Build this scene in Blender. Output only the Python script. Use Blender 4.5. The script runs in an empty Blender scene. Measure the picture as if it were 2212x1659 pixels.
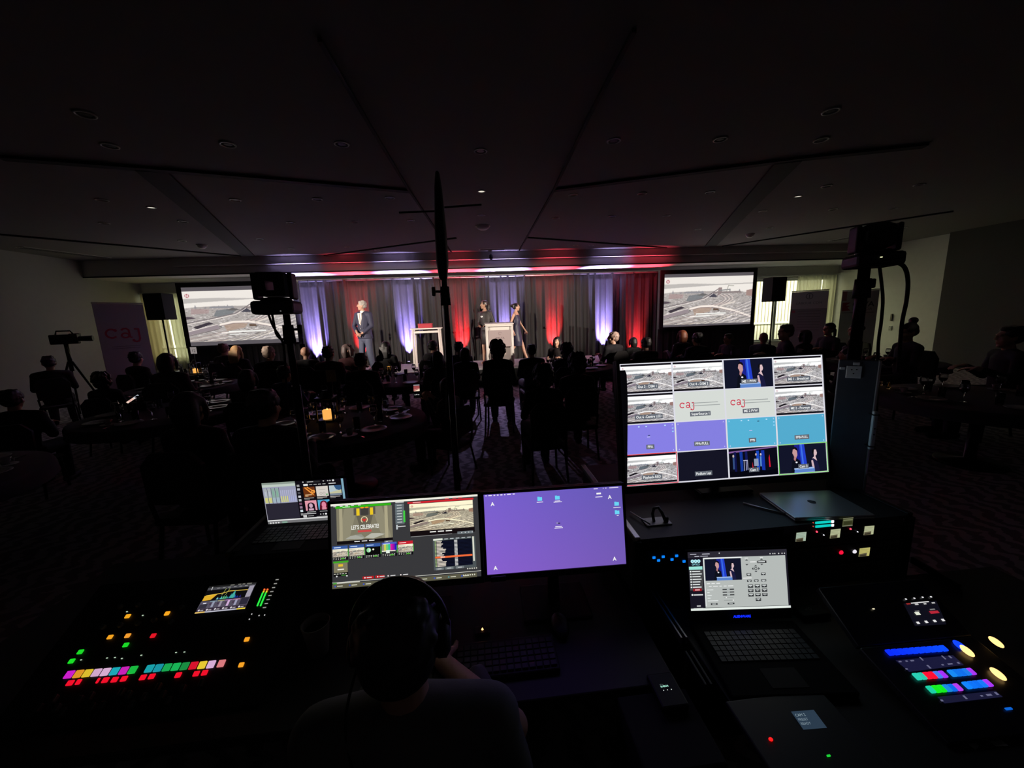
import bpy, bmesh, math, random
import numpy as np
from math import sin, cos, pi, radians, sqrt, atan2
from mathutils import Vector, Matrix, Euler
random.seed(7); np.random.seed(7)
SC = bpy.context.scene
COL = bpy.data.collections.new('hall'); SC.collection.children.link(COL)

# ------------------------------------------------------------------ camera
PITCH, YAW, ROLL, FPX, CZ = radians(9.93), radians(5.2), radians(2.07), 831.0, 1.8
FW = Vector((sin(YAW)*cos(PITCH), cos(YAW)*cos(PITCH), -sin(PITCH)))
_r0 = Vector((cos(YAW), -sin(YAW), 0)); _u0 = _r0.cross(FW)
RT = _r0*cos(ROLL) - _u0*sin(ROLL); UPV = _u0*cos(ROLL) + _r0*sin(ROLL)
CP = Vector((0, 0, CZ))
cam = bpy.data.cameras.new('camera'); camo = bpy.data.objects.new('camera', cam)
cam.sensor_fit = 'HORIZONTAL'; cam.sensor_width = 36; cam.lens = FPX/2212*36
cam.clip_start = 0.05; cam.clip_end = 200
camo.matrix_world = Matrix(((RT.x, UPV.x, -FW.x, CP.x), (RT.y, UPV.y, -FW.y, CP.y), (RT.z, UPV.z, -FW.z, CP.z), (0, 0, 0, 1)))
COL.objects.link(camo); SC.camera = camo

# ------------------------------------------------------------------ view, world, lights
SC.view_settings.view_transform = 'Standard'; SC.view_settings.look = 'None'
SC.view_settings.gamma = 1.0; SC.view_settings.exposure = 0.0; SC.view_settings.use_curve_mapping = False
SC.cycles.max_bounces = 7; SC.cycles.diffuse_bounces = 3; SC.cycles.glossy_bounces = 3
SC.cycles.transmission_bounces = 6; SC.cycles.transparent_max_bounces = 8
SC.cycles.caustics_reflective = False; SC.cycles.caustics_refractive = False
SC.cycles.sample_clamp_indirect = 3.0
try:
    SC.cycles.use_denoising = True; SC.cycles.denoiser = 'OPENIMAGEDENOISE'
except Exception: pass
W = bpy.data.worlds.new('evening_sky'); SC.world = W; W.use_nodes = True
W.node_tree.nodes['Background'].inputs[0].default_value = (0.62, 0.66, 0.60, 1)
W.node_tree.nodes['Background'].inputs[1].default_value = 0.8

def light(kind, name, loc, target, energy, color, **kw):
    d = bpy.data.lights.new(name, kind); o = bpy.data.objects.new(name, d)
    d.energy = energy; d.color = color
    for k, v in kw.items(): setattr(d, k, v)
    o.location = loc
    o.rotation_euler = (Vector(target)-Vector(loc)).to_track_quat('-Z', 'Y').to_euler()
    COL.objects.link(o); return o
# daylight on the building across the street
light('SUN', 'daylight', (3, 30, 20), (3+6, 30+14, 20-9), 11.5, (1.0, 0.99, 0.84), angle=0.3)
# two front-of-house spots on stands wash the stage
light('SPOT', 'stage_wash_left', (-7.6, 4.6, 2.6), (-1.6, 11.2, 1.7), 4700, (1.0, 0.86, 0.74), spot_size=radians(40), spot_blend=0.6, shadow_soft_size=0.02)
light('SPOT', 'stage_wash_right', (7.4, 3.9, 2.6), (0.9, 11.2, 1.7), 5200, (1.0, 0.84, 0.72), spot_size=radians(40), spot_blend=0.6, shadow_soft_size=0.02)
# uplights on the stage floor against the drape
UPL = [(-4.72, 'v'), (-3.42, 'r'), (-2.02, 'v'), (-0.42, 'r'), (0.95, 'v'), (2.42, 'r'), (4.05, 'v'), (5.12, 'r')]
for _x, _c in UPL:
    _z = 0.605 if _x < 4.95 else 0.105; _k = (0.36, 0.27, 1.0) if _c == 'v' else (1.0, 0.03, 0.035)
    light('SPOT', 'uplight_beam', (_x, 11.78, _z), (_x+0.02, 11.99, _z+.42), 6500 if _c == 'v' else 4000, _k, spot_size=radians(50 if _c == 'v' else 42), spot_blend=1.0, shadow_soft_size=0.03)
    light('SPOT', 'uplight_spill', (_x, 11.79, _z), (_x, 11.86, 3.17), 3600 if _c == 'v' else 2400, (0.55, 0.45, 1.0) if _c == 'v' else (1.0, 0.06, 0.10), spot_size=radians(40), spot_blend=1.0, shadow_soft_size=0.03)

# added violet fill for the aisle carpet, with no known lamp behind it
light('SPOT', 'added_aisle_fill', (0.55, 10.92, 3.28), (0.45, 6.9, 0), 340, (0.62, 0.50, 1.0), spot_size=radians(34), spot_blend=1.0, shadow_soft_size=0.04)

# ------------------------------------------------------------------ picture-measuring helpers
def ray(x, y): return FW + RT*((x-1106)/FPX) - UPV*((y-829.5)/FPX)
def atY(x, y, Y): d = ray(x, y); return CP + d*(Y/d.y)
def atZ(x, y, Z): d = ray(x, y); return CP + d*((Z-CZ)/d.z)

# ------------------------------------------------------------------ materials
MATS = {}
def srgb(c):
    if isinstance(c, str): c = tuple(int(c[i:i+2], 16)/255 for i in (0, 2, 4))
    return tuple((v/12.92 if v <= .04045 else ((v+.055)/1.055)**2.4) for v in c)
def mat(name, col, rough=.6, metal=0., noise=0., nscale=30., bump=0., emit=None, es=1., spec=.5, trans=0., alpha=1.):
    if name in MATS: return MATS[name]
    m = bpy.data.materials.new(name); m.use_nodes = True; nt = m.node_tree; b = nt.nodes['Principled BSDF']
    b.inputs['Base Color'].default_value = (*col, 1); b.inputs['Roughness'].default_value = rough
    b.inputs['Metallic'].default_value = metal; b.inputs['Specular IOR Level'].default_value = spec
    b.inputs['Transmission Weight'].default_value = trans; b.inputs['Alpha'].default_value = alpha
    if emit: b.inputs['Emission Color'].default_value = (*emit, 1); b.inputs['Emission Strength'].default_value = es
    if noise or bump:
        tc = nt.nodes.new('ShaderNodeTexCoord'); n = nt.nodes.new('ShaderNodeTexNoise')
        n.inputs['Scale'].default_value = nscale; n.inputs['Detail'].default_value = 4
        nt.links.new(tc.outputs['Object'], n.inputs['Vector'])
        if noise:
            r = nt.nodes.new('ShaderNodeMix'); r.data_type = 'RGBA'
            r.inputs[6].default_value = (*[v*(1-noise) for v in col], 1); r.inputs[7].default_value = (*[min(1, v*(1+noise)) for v in col], 1)
            nt.links.new(n.outputs[0], r.inputs[0]); nt.links.new(r.outputs[2], b.inputs['Base Color'])
        if bump:
            bp = nt.nodes.new('ShaderNodeBump'); bp.inputs['Strength'].default_value = bump
            nt.links.new(n.outputs[0], bp.inputs['Height']); nt.links.new(bp.outputs[0], b.inputs['Normal'])
    MATS[name] = m; return m
def glow(name, col, s=1.):
    if name in MATS: return MATS[name]
    m = bpy.data.materials.new(name); m.use_nodes = True; b = m.node_tree.nodes['Principled BSDF']
    b.inputs['Base Color'].default_value = (*[v*.2 for v in col], 1); b.inputs['Emission Color'].default_value = (*col, 1); b.inputs['Emission Strength'].default_value = s
    MATS[name] = m; return m
def colmat(name, emissive=True, s=1., rough=.7):
    if name in MATS: return MATS[name]
    m = bpy.data.materials.new(name); m.use_nodes = True; nt = m.node_tree
    a = nt.nodes.new('ShaderNodeAttribute'); a.attribute_name = 'Col'
    b = nt.nodes['Principled BSDF']
    if emissive:
        b.inputs['Base Color'].default_value = (.01, .01, .01, 1); b.inputs['Roughness'].default_value = .35
        b.inputs['Specular IOR Level'].default_value = .2
        nt.links.new(a.outputs['Color'], b.inputs['Emission Color']); b.inputs['Emission Strength'].default_value = s
    else:
        nt.links.new(a.outputs['Color'], b.inputs['Base Color']); b.inputs['Roughness'].default_value = rough
    MATS[name] = m; return m
BLACK = mat('black_plastic', (.008, .008, .009), .5, spec=.3)
MATTE = mat('matte_black', (.008, .008, .008), .85)
BMETAL = mat('black_metal', (.02, .02, .021), .35, .7)
ALU = mat('brushed_aluminium', (.55, .55, .56), .38, 1., noise=.12, nscale=90)
CLOTHBLK = mat('black_cloth', (.010, .010, .011), .95, bump=.1, nscale=300)
SKIN = mat('skin_warm', (.52, .30, .21), .55, noise=.06, nscale=20)
SKIN2 = mat('skin_tan', (.36, .20, .13), .55, noise=.06, nscale=20)
GLASS = mat('clear_glass', (.95, .95, .97), .03, trans=1.)

# ------------------------------------------------------------------ mesh builders
class MB:
    def __init__(s): s.v = []; s.f = []; s.sm = []
    def add(s, vs, fs, smooth=False):
        o = len(s.v); s.v += [tuple(v) for v in vs]; s.f += [tuple(i+o for i in f) for f in fs]; s.sm += [smooth]*len(fs); return s
    def box(s, c, d, bev=0., rot=None):
        x, y, z = d[0]/2, d[1]/2, d[2]/2
        if bev > 0:
            bm = bmesh.new(); bmesh.ops.create_cube(bm, size=1.)
            bmesh.ops.scale(bm, vec=d, verts=bm.verts)
            bmesh.ops.bevel(bm, geom=bm.edges[:], offset=min(bev, min(d)*.45), segments=2, affect='EDGES', profile=.5)
            bm.verts.index_update()
            vs = [v.co.copy() for v in bm.verts]; fs = [[v.index for v in f.verts] for f in bm.faces]; bm.free()
        else:
            vs = [Vector((a*x, b*y, e*z)) for a in (-1, 1) for b in (-1, 1) for e in (-1, 1)]
            fs = [(0, 1, 3, 2), (4, 6, 7, 5), (0, 4, 5, 1), (2, 3, 7, 6), (0, 2, 6, 4), (1, 5, 7, 3)]
        if rot is not None:
            R = Euler(rot).to_matrix(); vs = [R @ v for v in vs]
        return s.add([v+Vector(c) for v in vs], fs)
    def tube(s, pts, rad, seg=10, cap=True, smooth=True, up=None, round_ends=False):
        """rad: number, or list of r / (rx, ry) per point"""
        P = [Vector(p) for p in pts]; n = len(P)
        R = [rad]*n if not isinstance(rad, list) else rad
        R = [(r, r) if not isinstance(r, tuple) else r for r in R]
        T = [(P[min(i+1, n-1)]-P[max(i-1, 0)]).normalized() for i in range(n)]
        if round_ends:
            P2, R2, T2 = [], [], []
            for k in (0.97, .75, .4): P2.append(P[0]-T[0]*min(R[0])*k); q = sqrt(1-k*k); R2.append((R[0][0]*q, R[0][1]*q)); T2.append(T[0])
            P2 += P; R2 += R; T2 += T
            for k in (.4, .75, .97): P2.append(P[-1]+T[-1]*min(R[-1])*k); q = sqrt(1-k*k); R2.append((R[-1][0]*q, R[-1][1]*q)); T2.append(T[-1])
            P, R, T, n = P2, R2, T2, len(P2)
        ref = Vector(up) if up else (Vector((0, 1, 0)) if abs(T[0].y) < .9 else Vector((1, 0, 0)))
        vs = []
        a = ref.cross(T[0]); a.normalize()
        for i in range(n):
            a = (a - T[i]*a.dot(T[i])); a = a.normalized() if a.length > 1e-6 else Vector((1, 0, 0))
            b = T[i].cross(a)
            for k in range(seg):
                t = 2*pi*k/seg; vs.append(P[i]+a*(R[i][0]*cos(t))+b*(R[i][1]*sin(t)))
        fs = [(i*seg+k, i*seg+(k+1) % seg, (i+1)*seg+(k+1) % seg, (i+1)*seg+k) for i in range(n-1) for k in range(seg)]
        o = len(s.v); s.add(vs, fs, smooth)
        if cap:
            s.f += [tuple(o+k for k in reversed(range(seg))), tuple(o+(n-1)*seg+k for k in range(seg))]; s.sm += [False]*2
        return s
    def lathe(s, c, prof, seg=20, smooth=True, rot=None):
        vs = []; n = len(prof); R = Euler(rot).to_matrix() if rot else None
        for r, z in prof:
            for k in range(seg):
                v = Vector((r*cos(2*pi*k/seg), r*sin(2*pi*k/seg), z)); v = R @ v if R else v
                vs.append(v+Vector(c))
        fs = [(i*seg+k, i*seg+(k+1) % seg, (i+1)*seg+(k+1) % seg, (i+1)*seg+k) for i in range(n-1) for k in range(seg)]
        o = len(s.v); s.add(vs, fs, smooth)
        s.f += [tuple(o+k for k in reversed(range(seg))), tuple(o+(n-1)*seg+k for k in range(seg))]; s.sm += [False]*2
        return s
    def ell(s, c, r, rot=None, nu=16, nv=10, fn=None):
        vs = [];
        for i in range(1, nv):
            th = pi*i/nv
            for k in range(nu):
                ph = 2*pi*k/nu; vs.append(Vector((sin(th)*cos(ph), sin(th)*sin(ph), cos(th))))
        vs += [Vector((0, 0, 1)), Vector((0, 0, -1))]
        if fn: vs = [fn(v) for v in vs]
        vs = [Vector((v.x*r[0], v.y*r[1], v.z*r[2])) for v in vs]
        if rot is not None:
            R = Euler(rot).to_matrix(); vs = [R @ v for v in vs]
        fs = [(i*nu+k, (i+1)*nu+k, (i+1)*nu+(k+1) % nu, i*nu+(k+1) % nu) for i in range(nv-2) for k in range(nu)]
        t, b = (nv-1)*nu, (nv-1)*nu+1
        fs += [(t, k, (k+1) % nu) for k in range(nu)] + [(b, (nv-2)*nu+(k+1) % nu, (nv-2)*nu+k) for k in range(nu)]
        return s.add([v+Vector(c) for v in vs], fs, True)
    def prism(s, pts, y0, y1):
        """outline in XZ, thickness in Y"""
        n = len(pts); vs = [(x, y0, z) for x, z in pts]+[(x, y1, z) for x, z in pts]
        fs = [tuple(range(n)), tuple(reversed(range(n, 2*n)))]+[(i, i+n, (i+1) % n+n, (i+1) % n) for i in range(n)]
        return s.add(vs, fs)
    def mesh(s, name):
        me = bpy.data.meshes.new(name); me.from_pydata(s.v, [], s.f); me.update()
        me.polygons.foreach_set('use_smooth', s.sm); return me
    def build(s, name, m, parent=None, loc=None, rot=None):
        me = s.mesh(name); me.materials.append(m); return link(name, me, parent, loc, rot)
def link(name, me, parent=None, loc=None, rot=None):
    o = bpy.data.objects.new(name, me); COL.objects.link(o)
    if parent is not None: o.parent = parent
    if loc is not None: o.location = loc
    if rot is not None: o.rotation_euler = rot
    return o
def thing(name, label, cat, loc=(0, 0, 0), rot=(0, 0, 0), group=None):
    o = bpy.data.objects.new(name, None); o.empty_display_size = .1; COL.objects.link(o)
    o.location = loc; o.rotation_euler = rot; return tag(o, label, cat, group)
def tag(o, label, cat, group=None):
    o['label'] = label; o['category'] = cat
    if group: o['group'] = group
    return o
def struct(name, mb, m, label=None, loc=None, rot=None):
    o = mb.build(name, m, None, loc, rot); o['kind'] = 'structure'
    if label: o['label'] = label
    return o
def dup(root, loc, rot=None, label=None, group=None):
    r = root.copy(); COL.objects.link(r); r.location = loc
    if rot is not None: r.rotation_euler = rot
    if label: r['label'] = label
    if group: r['group'] = group
    for ch in root.children:
        c = ch.copy(); COL.objects.link(c); c.parent = r
        for g in ch.children:
            d = g.copy(); COL.objects.link(d); d.parent = c
    return r
def remesh(mb, name, m, vox=.01, smooth=4, parent=None):
    """fuse overlapping closed shapes into one continuous surface"""
    me = mb.mesh(name); o = bpy.data.objects.new('tmp', me); SC.collection.objects.link(o)
    a = o.modifiers.new('r', 'REMESH'); a.mode = 'VOXEL'; a.voxel_size = vox; a.use_smooth_shade = True
    b = o.modifiers.new('s', 'SMOOTH'); b.factor = .5; b.iterations = smooth
    dg = bpy.context.evaluated_depsgraph_get(); dg.update()
    out = bpy.data.meshes.new_from_object(o.evaluated_get(dg)); out.name = name
    bpy.data.objects.remove(o); out.materials.clear(); out.materials.append(m)
    for p in out.polygons: p.use_smooth = True
    return link(name, out, parent)

# ------------------------------------------------------------------ flat pictures (screens, prints)
_T = {}
def glyphs(txt, bold=0.):
    k = (txt, bold)
    if k in _T: return _T[k]
    cu = bpy.data.curves.new('t', 'FONT'); cu.body = txt; cu.size = 1.; cu.offset = bold; cu.resolution_u = 3
    o = bpy.data.objects.new('t', cu); SC.collection.objects.link(o)
    dg = bpy.context.evaluated_depsgraph_get(); dg.update()
    me = bpy.data.meshes.new_from_object(o.evaluated_get(dg))
    V = np.array([v.co[:2] for v in me.vertices]) if len(me.vertices) else np.zeros((0, 2))
    Fs = [tuple(p.vertices) for p in me.polygons]
    bpy.data.objects.remove(o); _T[k] = (V, Fs); return _T[k]
class Panel:
    """vector picture: u right 0..w, v down 0..h; painted back to front"""
    def __init__(s, w, h, W_, H_, bg=(0, 0, 0), eps=.00001):
        s.w, s.h, s.W, s.H, s.eps, s.L = w, h, W_, H_, eps, 0
        s.v = []; s.f = []; s.c = []
        if bg is not None: s.rect(0, 0, w, h, bg)
    def _p(s, u, v, l): return ((u/s.w-.5)*s.W, -l*s.eps, (.5-v/s.h)*s.H)
    def _add(s, uv, fs, col):
        s.L += 1; o = len(s.v); c = srgb(col)
        s.v += [s._p(u, v, s.L) for u, v in uv]; s.f += [tuple(i+o for i in f) for f in fs]; s.c += [c]*len(uv)
    def poly(s, pts, col): s._add(pts, [tuple(range(len(pts)))], col)
    def rect(s, u0, v0, u1, v1, col): s._add([(u0, v1), (u1, v1), (u1, v0), (u0, v0)], [(0, 1, 2, 3)], col)
    def rects(s, L, col):
        uv = []; fs = []
        for u0, v0, u1, v1 in L: o = len(uv); uv += [(u0, v1), (u1, v1), (u1, v0), (u0, v0)]; fs.append((o, o+1, o+2, o+3))
        s._add(uv, fs, col)
    def frame(s, u0, v0, u1, v1, t, col): s.rects([(u0, v0, u1, v0+t), (u0, v1-t, u1, v1), (u0, v0+t, u0+t, v1-t), (u1-t, v0+t, u1, v1-t)], col)
    def ell(s, u, v, a, b, col, n=18): s.poly([(u+a*cos(2*pi*k/n), v-b*sin(2*pi*k/n)) for k in range(n)], col)
    def ring(s, u, v, a, b, t, col, n=20, t0=0., t1=2*pi):
        uv = []; fs = []
        for k in range(n+1):
            q = t0+(t1-t0)*k/n; uv += [(u+a*cos(q), v-b*sin(q)), (u+(a-t)*cos(q), v-(b-t)*sin(q))]
            if k: fs.append((2*k-2, 2*k, 2*k+1, 2*k-1))
        s._add(uv, fs, col)
    def line(s, pts, t, col):
        uv = []; fs = []
        for i, (a, b) in enumerate(pts):
            p0 = pts[max(i-1, 0)]; p1 = pts[min(i+1, len(pts)-1)]; dx, dy = p1[0]-p0[0], p1[1]-p0[1]; L = sqrt(dx*dx+dy*dy) or 1
            uv += [(a-dy/L*t/2, b+dx/L*t/2), (a+dy/L*t/2, b-dx/L*t/2)]
            if i: fs.append((2*i-2, 2*i, 2*i+1, 2*i-1))
        s._add(uv, fs, col)
    def text(s, txt, u, v, size, col, align='l', bold=0., sx=1.):
        V, Fs = glyphs(txt, bold)
        if not len(V): return
        wd = V[:, 0].max()*size*sx; k = {'l': 0, 'c': -wd/2, 'r': -wd}[align]
        s._add([(u+k+x*size*sx, v-y*size) for x, y in V], Fs, col)
    def raster(s, u0, v0, u1, v1, img):
        """img: (rows, cols, 3) array of sRGB values"""
        R, Cn, _ = img.shape; s.L += 1; o = len(s.v)
        lin = np.where(img <= .04045, img/12.92, ((np.clip(img, 0, 1)+.055)/1.055)**2.4)
        for j in range(R):
            for i in range(Cn):
                s.v.append(s._p(u0+(u1-u0)*i/(Cn-1), v0+(v1-v0)*j/(R-1), s.L)); s.c.append(tuple(lin[j, i]))
        s.f += [(o+(j+1)*Cn+i, o+(j+1)*Cn+i+1, o+j*Cn+i+1, o+j*Cn+i) for j in range(R-1) for i in range(Cn-1)]
    def build(s, name, m, parent=None, loc=None, rot=None):
        me = bpy.data.meshes.new(name); me.from_pydata(s.v, [], s.f)
        a = me.color_attributes.new('Col', 'FLOAT_COLOR', 'POINT')
        a.data.foreach_set('color', np.concatenate([np.array(s.c), np.ones((len(s.c), 1))], 1).astype(np.float32).ravel())
        me.update(); me.materials.append(m); return link(name, me, parent, loc, rot)
SCREEN = colmat('lit_display', True, 1.)
SCREEN_DIM = colmat('lit_display_soft', True, .8)
PRINT = colmat('printed_surface', False)

def seg_paint(img, p0, p1, t, col, a=1.):
    H_, W_, _ = img.shape; Y, X = np.mgrid[0:H_, 0:W_]; x0, y0, x1, y1 = p0[0]*W_, p0[1]*H_, p1[0]*W_, p1[1]*H_
    dx, dy = x1-x0, y1-y0; L2 = dx*dx+dy*dy+1e-9; k = np.clip(((X-x0)*dx+(Y-y0)*dy)/L2, 0, 1)
    d = np.hypot(X-x0-k*dx, Y-y0-k*dy); m = np.clip(t*H_/2-d+.5, 0, 1)[..., None]*a
    img[:] = img*(1-m)+np.array(col)*m
def path_paint(img, pts, t, col, a=1.):
    for p, q in zip(pts[:-1], pts[1:]): seg_paint(img, p, q, t, col, a)
def poly_paint(img, pts, col, a=1.):
    H_, W_, _ = img.shape; Y, X = np.mgrid[0:H_, 0:W_]; X = (X+.5)/W_; Y = (Y+.5)/H_
    ins = np.zeros((H_, W_), bool); n = len(pts)
    for i in range(n):
        (x0, y0), (x1, y1) = pts[i], pts[(i+1) % n]
        if y0 == y1: continue
        c = ((y0 > Y) != (y1 > Y)) & (X < (x1-x0)*(Y-y0)/(y1-y0)+x0); ins ^= c
    img[ins] = img[ins]*(1-a)+np.array(col)*a
def rail_yard(w=240, h=128, tint=(1, 1, 1), con=1.):
    """aerial view of a harbour rail yard, painted from strips, roads and roofs"""
    rs = np.random.RandomState(3); W2, H2 = w*2, h*2; im = np.zeros((H2, W2, 3)); y = np.linspace(0, 1, H2)[:, None, None]
    im[:] = np.array([.89, .89, .87])
    poly_paint(im, [(0, .145), (.3, .14), (.6, .165), (1, .15), (1, .175), (.6, .185), (0, .235)], (.73, .73, .72))
    poly_paint(im, [(0, .235), (.6, .19), (1, .175), (1, .36), (0, .36)], (.90, .90, .88))
    poly_paint(im, [(0, .33), (.1, .31), (.3, .30), (.55, .31), (.8, .33), (1, .36), (1, 1), (0, 1)], (.68, .67, .66))
    # ground clutter, coarser towards the viewer
    for k in range(1500):
        yy = .33+.67*rs.rand()**1.2; xx = rs.rand(); s = .3+1.1*(yy-.3); dirn = (-.22 if xx < .55 else .42)+.35*rs.randn()
        l = (.012+.05*rs.rand())*s; g = .36+.60*rs.rand()**.8; c = np.array([g+.015*rs.rand(), g, g-.02*rs.rand()+.01])
        seg_paint_fast(im, xx, yy, l, -dirn*l*(1.2 if xx < .55 else 1.), .004+.012*rs.rand()*s, c)
    for x, hh in ((.10, .07), (.19, .03), (.27, .04), (.31, .05), (.36, .04), (.39, .06), (.43, .04), (.85, .06)):
        poly_paint(im, [(x-.012, .335), (x, .335-hh), (x+.012, .335)], (.60, .60, .62))
    poly_paint(im, [(.22, .34), (.23, .31), (.44, .31), (.45, .35)], (.58, .59, .61))
    poly_paint(im, [(.05, .45), (.06, .34), (.22, .36), (.21, .44)], (.66, .57, .57), .6)
    poly_paint(im, [(.25, .50), (.28, .39), (.36, .37), (.47, .36), (.42, .47), (.3, .51)], (.46, .49, .51), .75)
    poly_paint(im, [(.37, .39), (.43, .345), (.5, .38), (.45, .40)], (.45, .45, .45))
    poly_paint(im, [(.49, .43), (.53, .36), (.56, .36), (.6, .42), (.58, .44)], (.34, .34, .38))
    poly_paint(im, [(0, .55), (0, .49), (.05, .50), (.09, .53)], (.38, .35, .38))
    path_paint(im, [(0, .62), (.25, .53), (.45, .45), (.62, .25)], .016, (.50, .48, .49)); path_paint(im, [(0, .645), (.25, .555), (.46, .47), (.62, .27)], .01, (.93, .91, .89))
    poly_paint(im, [(.6, .42), (.61, .24), (.65, .24), (.65, .36)], (.60, .55, .55)); path_paint(im, [(.62, .3), (.74, .28), (.74, .34), (.86, .34)], .022, (.55, .56, .57))
    path_paint(im, [(.7, .34), (.72, .20), (.78, .21)], .013, (.62, .63, .60))
    poly_paint(im, [(.55, .33), (.86, .32), (.88, .36), (.55, .36)], (.56, .53, .53)); poly_paint(im, [(.93, .42), (.93, .31), (1, .29), (1, .44)], (.64, .56, .54))
    for k in range(6):  # curved tracks
        path_paint(im, [(.60+.025*k, .38), (.66+.022*k, .43), (.68+.02*k, .49), (.63+.02*k, .56), (.5+.03*k, .61)], .009, (.90, .85, .82) if k % 2 else (.56, .53, .54))
    poly_paint(im, [(.05, .70), (.2, .61), (.24, .64), (.08, .74)], (.30, .28, .31))      # dark roof
    poly_paint(im, [(0, .86), (0, .79), (.27, .66), (.29, .74)], (.60, .57, .59)); path_paint(im, [(0, .785), (.27, .66)], .012, (.90, .88, .86)); path_paint(im, [(0, .87), (.29, .745)], .01, (.40, .37, .38))
    poly_paint(im, [(.33, .68), (.45, .64), (.55, .66), (.52, .74), (.35, .80)], (.68, .60, .54), .75)
    path_paint(im, [(.30, .665), (.42, .62), (.55, .62), (.64, .655), (.8, .73), (1, .87)], .040, (.92, .90, .87)); path_paint(im, [(.3, .69), (.42, .645), (.55, .645), (.64, .68), (.8, .76), (1, .90)], .009, (.52, .47, .48))
    path_paint(im, [(.62, .645), (.68, .60), (.8, .55)], .03, (.84, .82, .79)); poly_paint(im, [(.56, .67), (.62, .68), (.63, .72), (.56, .72)], (.44, .38, .34))
    for k in range(14): path_paint(im, [(1, .50+.034*k), (.86-.035*k, .62+.045*k)], .009, (.88, .86, .84) if k % 2 else (.58, .57, .59), .8)
    for k in range(12): path_paint(im, [(.86-.02*k, .76+.012*k), (.55-.045*k, 1.0)], .011, (.52, .51, .53) if k % 2 else (.88, .86, .80), .8)
    for k in range(5): path_paint(im, [(0, .93+.035*k), (.35, .80+.04*k)], .012, (.90, .86, .82) if k % 2 else (.62, .55, .53), .7)
    path_paint(im, [(.3, .83), (.5, .815), (.68, .81)], .02, (.95, .94, .92)); path_paint(im, [(.84, .74), (.83, .84)], .012, (.93, .90, .88))
    for a, b, c in ((.035, .075, (.72, .38, .42)),): pass
    im = im.reshape(h, 2, w, 2, 3).mean((1, 3)); m = im.mean()
    im = (im-m)*con*1.22+m*1.03
    Y, X = np.mgrid[0:h, 0:w]; rr = np.hypot((X-w*.04)*1.0, (Y-h*.085)*1.0)/h
    ring = np.clip((.042-rr)*h*.9, 0, 1)[..., None]; im = im*(1-ring)+np.array([.70, .36, .40])*ring
    n = ((np.abs(X-w*.04) < h*.025) & (np.abs(Y-h*.085) < h*.025) & ((np.abs(np.abs(X-w*.04)-h*.018) < h*.008) | (np.abs((X-w*.04)-(Y-h*.085)) < h*.008)))
    im[n] = (.95, .9, .9)
    return np.clip(im*np.array(tint), 0, 1)
def seg_paint_fast(im, x, y, l, dy, t, c):
    H_, W_, _ = im.shape; n = max(2, int(l*W_)); hh = max(1, int(t*H_))
    for k in range(n):
        X = int(x*W_+k); Y = int((y+dy*k/n)*H_)
        if 0 <= X < W_ and 0 <= Y < H_-hh: im[Y:Y+hh, X] = c

# ================================================================== THE ROOM
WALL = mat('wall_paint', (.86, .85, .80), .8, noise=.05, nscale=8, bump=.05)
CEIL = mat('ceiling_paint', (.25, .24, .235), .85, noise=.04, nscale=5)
SOFFIT = mat('soffit_paint', (.60, .58, .57), .8)
GROOVE = mat('ceiling_reveal_black', (.02, .02, .02), .8)
def carpet_mat():
    m = bpy.data.materials.new('patterned_carpet'); m.use_nodes = True; nt = m.node_tree; b = nt.nodes['Principled BSDF']
    tc = nt.nodes.new('ShaderNodeTexCoord'); mp = nt.nodes.new('ShaderNodeMapping'); mp.inputs['Scale'].default_value = (1.2, 3.4, 1)
    w = nt.nodes.new('ShaderNodeTexWave'); w.inputs['Scale'].default_value = 1.6; w.inputs['Distortion'].default_value = 9; w.inputs['Detail'].default_value = 3; w.inputs['Detail Scale'].default_value = 1.4
    cr = nt.nodes.new('ShaderNodeValToRGB'); cr.color_ramp.elements[0].position = .42; cr.color_ramp.elements[0].color = (.20, .18, .20, 1)
    cr.color_ramp.elements[1].position = .62; cr.color_ramp.elements[1].color = (.50, .46, .50, 1)
    nt.links.new(tc.outputs['Object'], mp.inputs[0]); nt.links.new(mp.outputs[0], w.inputs[0]); nt.links.new(w.outputs[0], cr.inputs[0]); nt.links.new(cr.outputs[0], b.inputs['Base Color'])
    b.inputs['Roughness'].default_value = .95; return m
XL, XR, YB, YF, HC = -10.0, 13.0, 13.0, -4.0, 3.6
struct('floor', MB().box(((XL+XR)/2+.5, 4.5, -.1), (XR-XL+3, 18, .2)), carpet_mat(), 'dark patterned carpet')
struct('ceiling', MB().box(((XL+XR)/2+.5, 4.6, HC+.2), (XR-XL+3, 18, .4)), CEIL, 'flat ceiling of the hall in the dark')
struct('wall_left', MB().box((XL-.15, 4.5, 2), (.3, 17.6, 4.2)), mat('wall_paint_dimmed', (.50, .50, .47), .8, noise=.05, nscale=8, bump=.05))  # same wall paint, darkened to stand in for weaker light on this side
struct('wall_rear', MB().box((1.5, YF-.15, 2), (24, .3, 4.2)), WALL)
w = MB().box((XR+.15, 11.4, 2), (.3, 3.6, 4.2)); struct('wall_right', w, WALL)
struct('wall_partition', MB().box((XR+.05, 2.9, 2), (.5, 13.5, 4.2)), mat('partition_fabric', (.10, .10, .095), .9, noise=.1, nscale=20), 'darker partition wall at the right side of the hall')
WL, WR = (-9.93, -8.15, .85, 2.80), (9.2, 12.86, .60, 2.76)
b = MB()
def xbox(b, x0, x1, z0, z1, y0=YB, y1=YB+.3): b.box(((x0+x1)/2, (y0+y1)/2, (z0+z1)/2), (x1-x0, y1-y0, z1-z0))
xbox(b, XL-.3, WL[0], 0, 4); xbox(b, WL[0], WL[1], 0, WL[2]); xbox(b, WL[0], WL[1], WL[3], 4)
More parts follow.
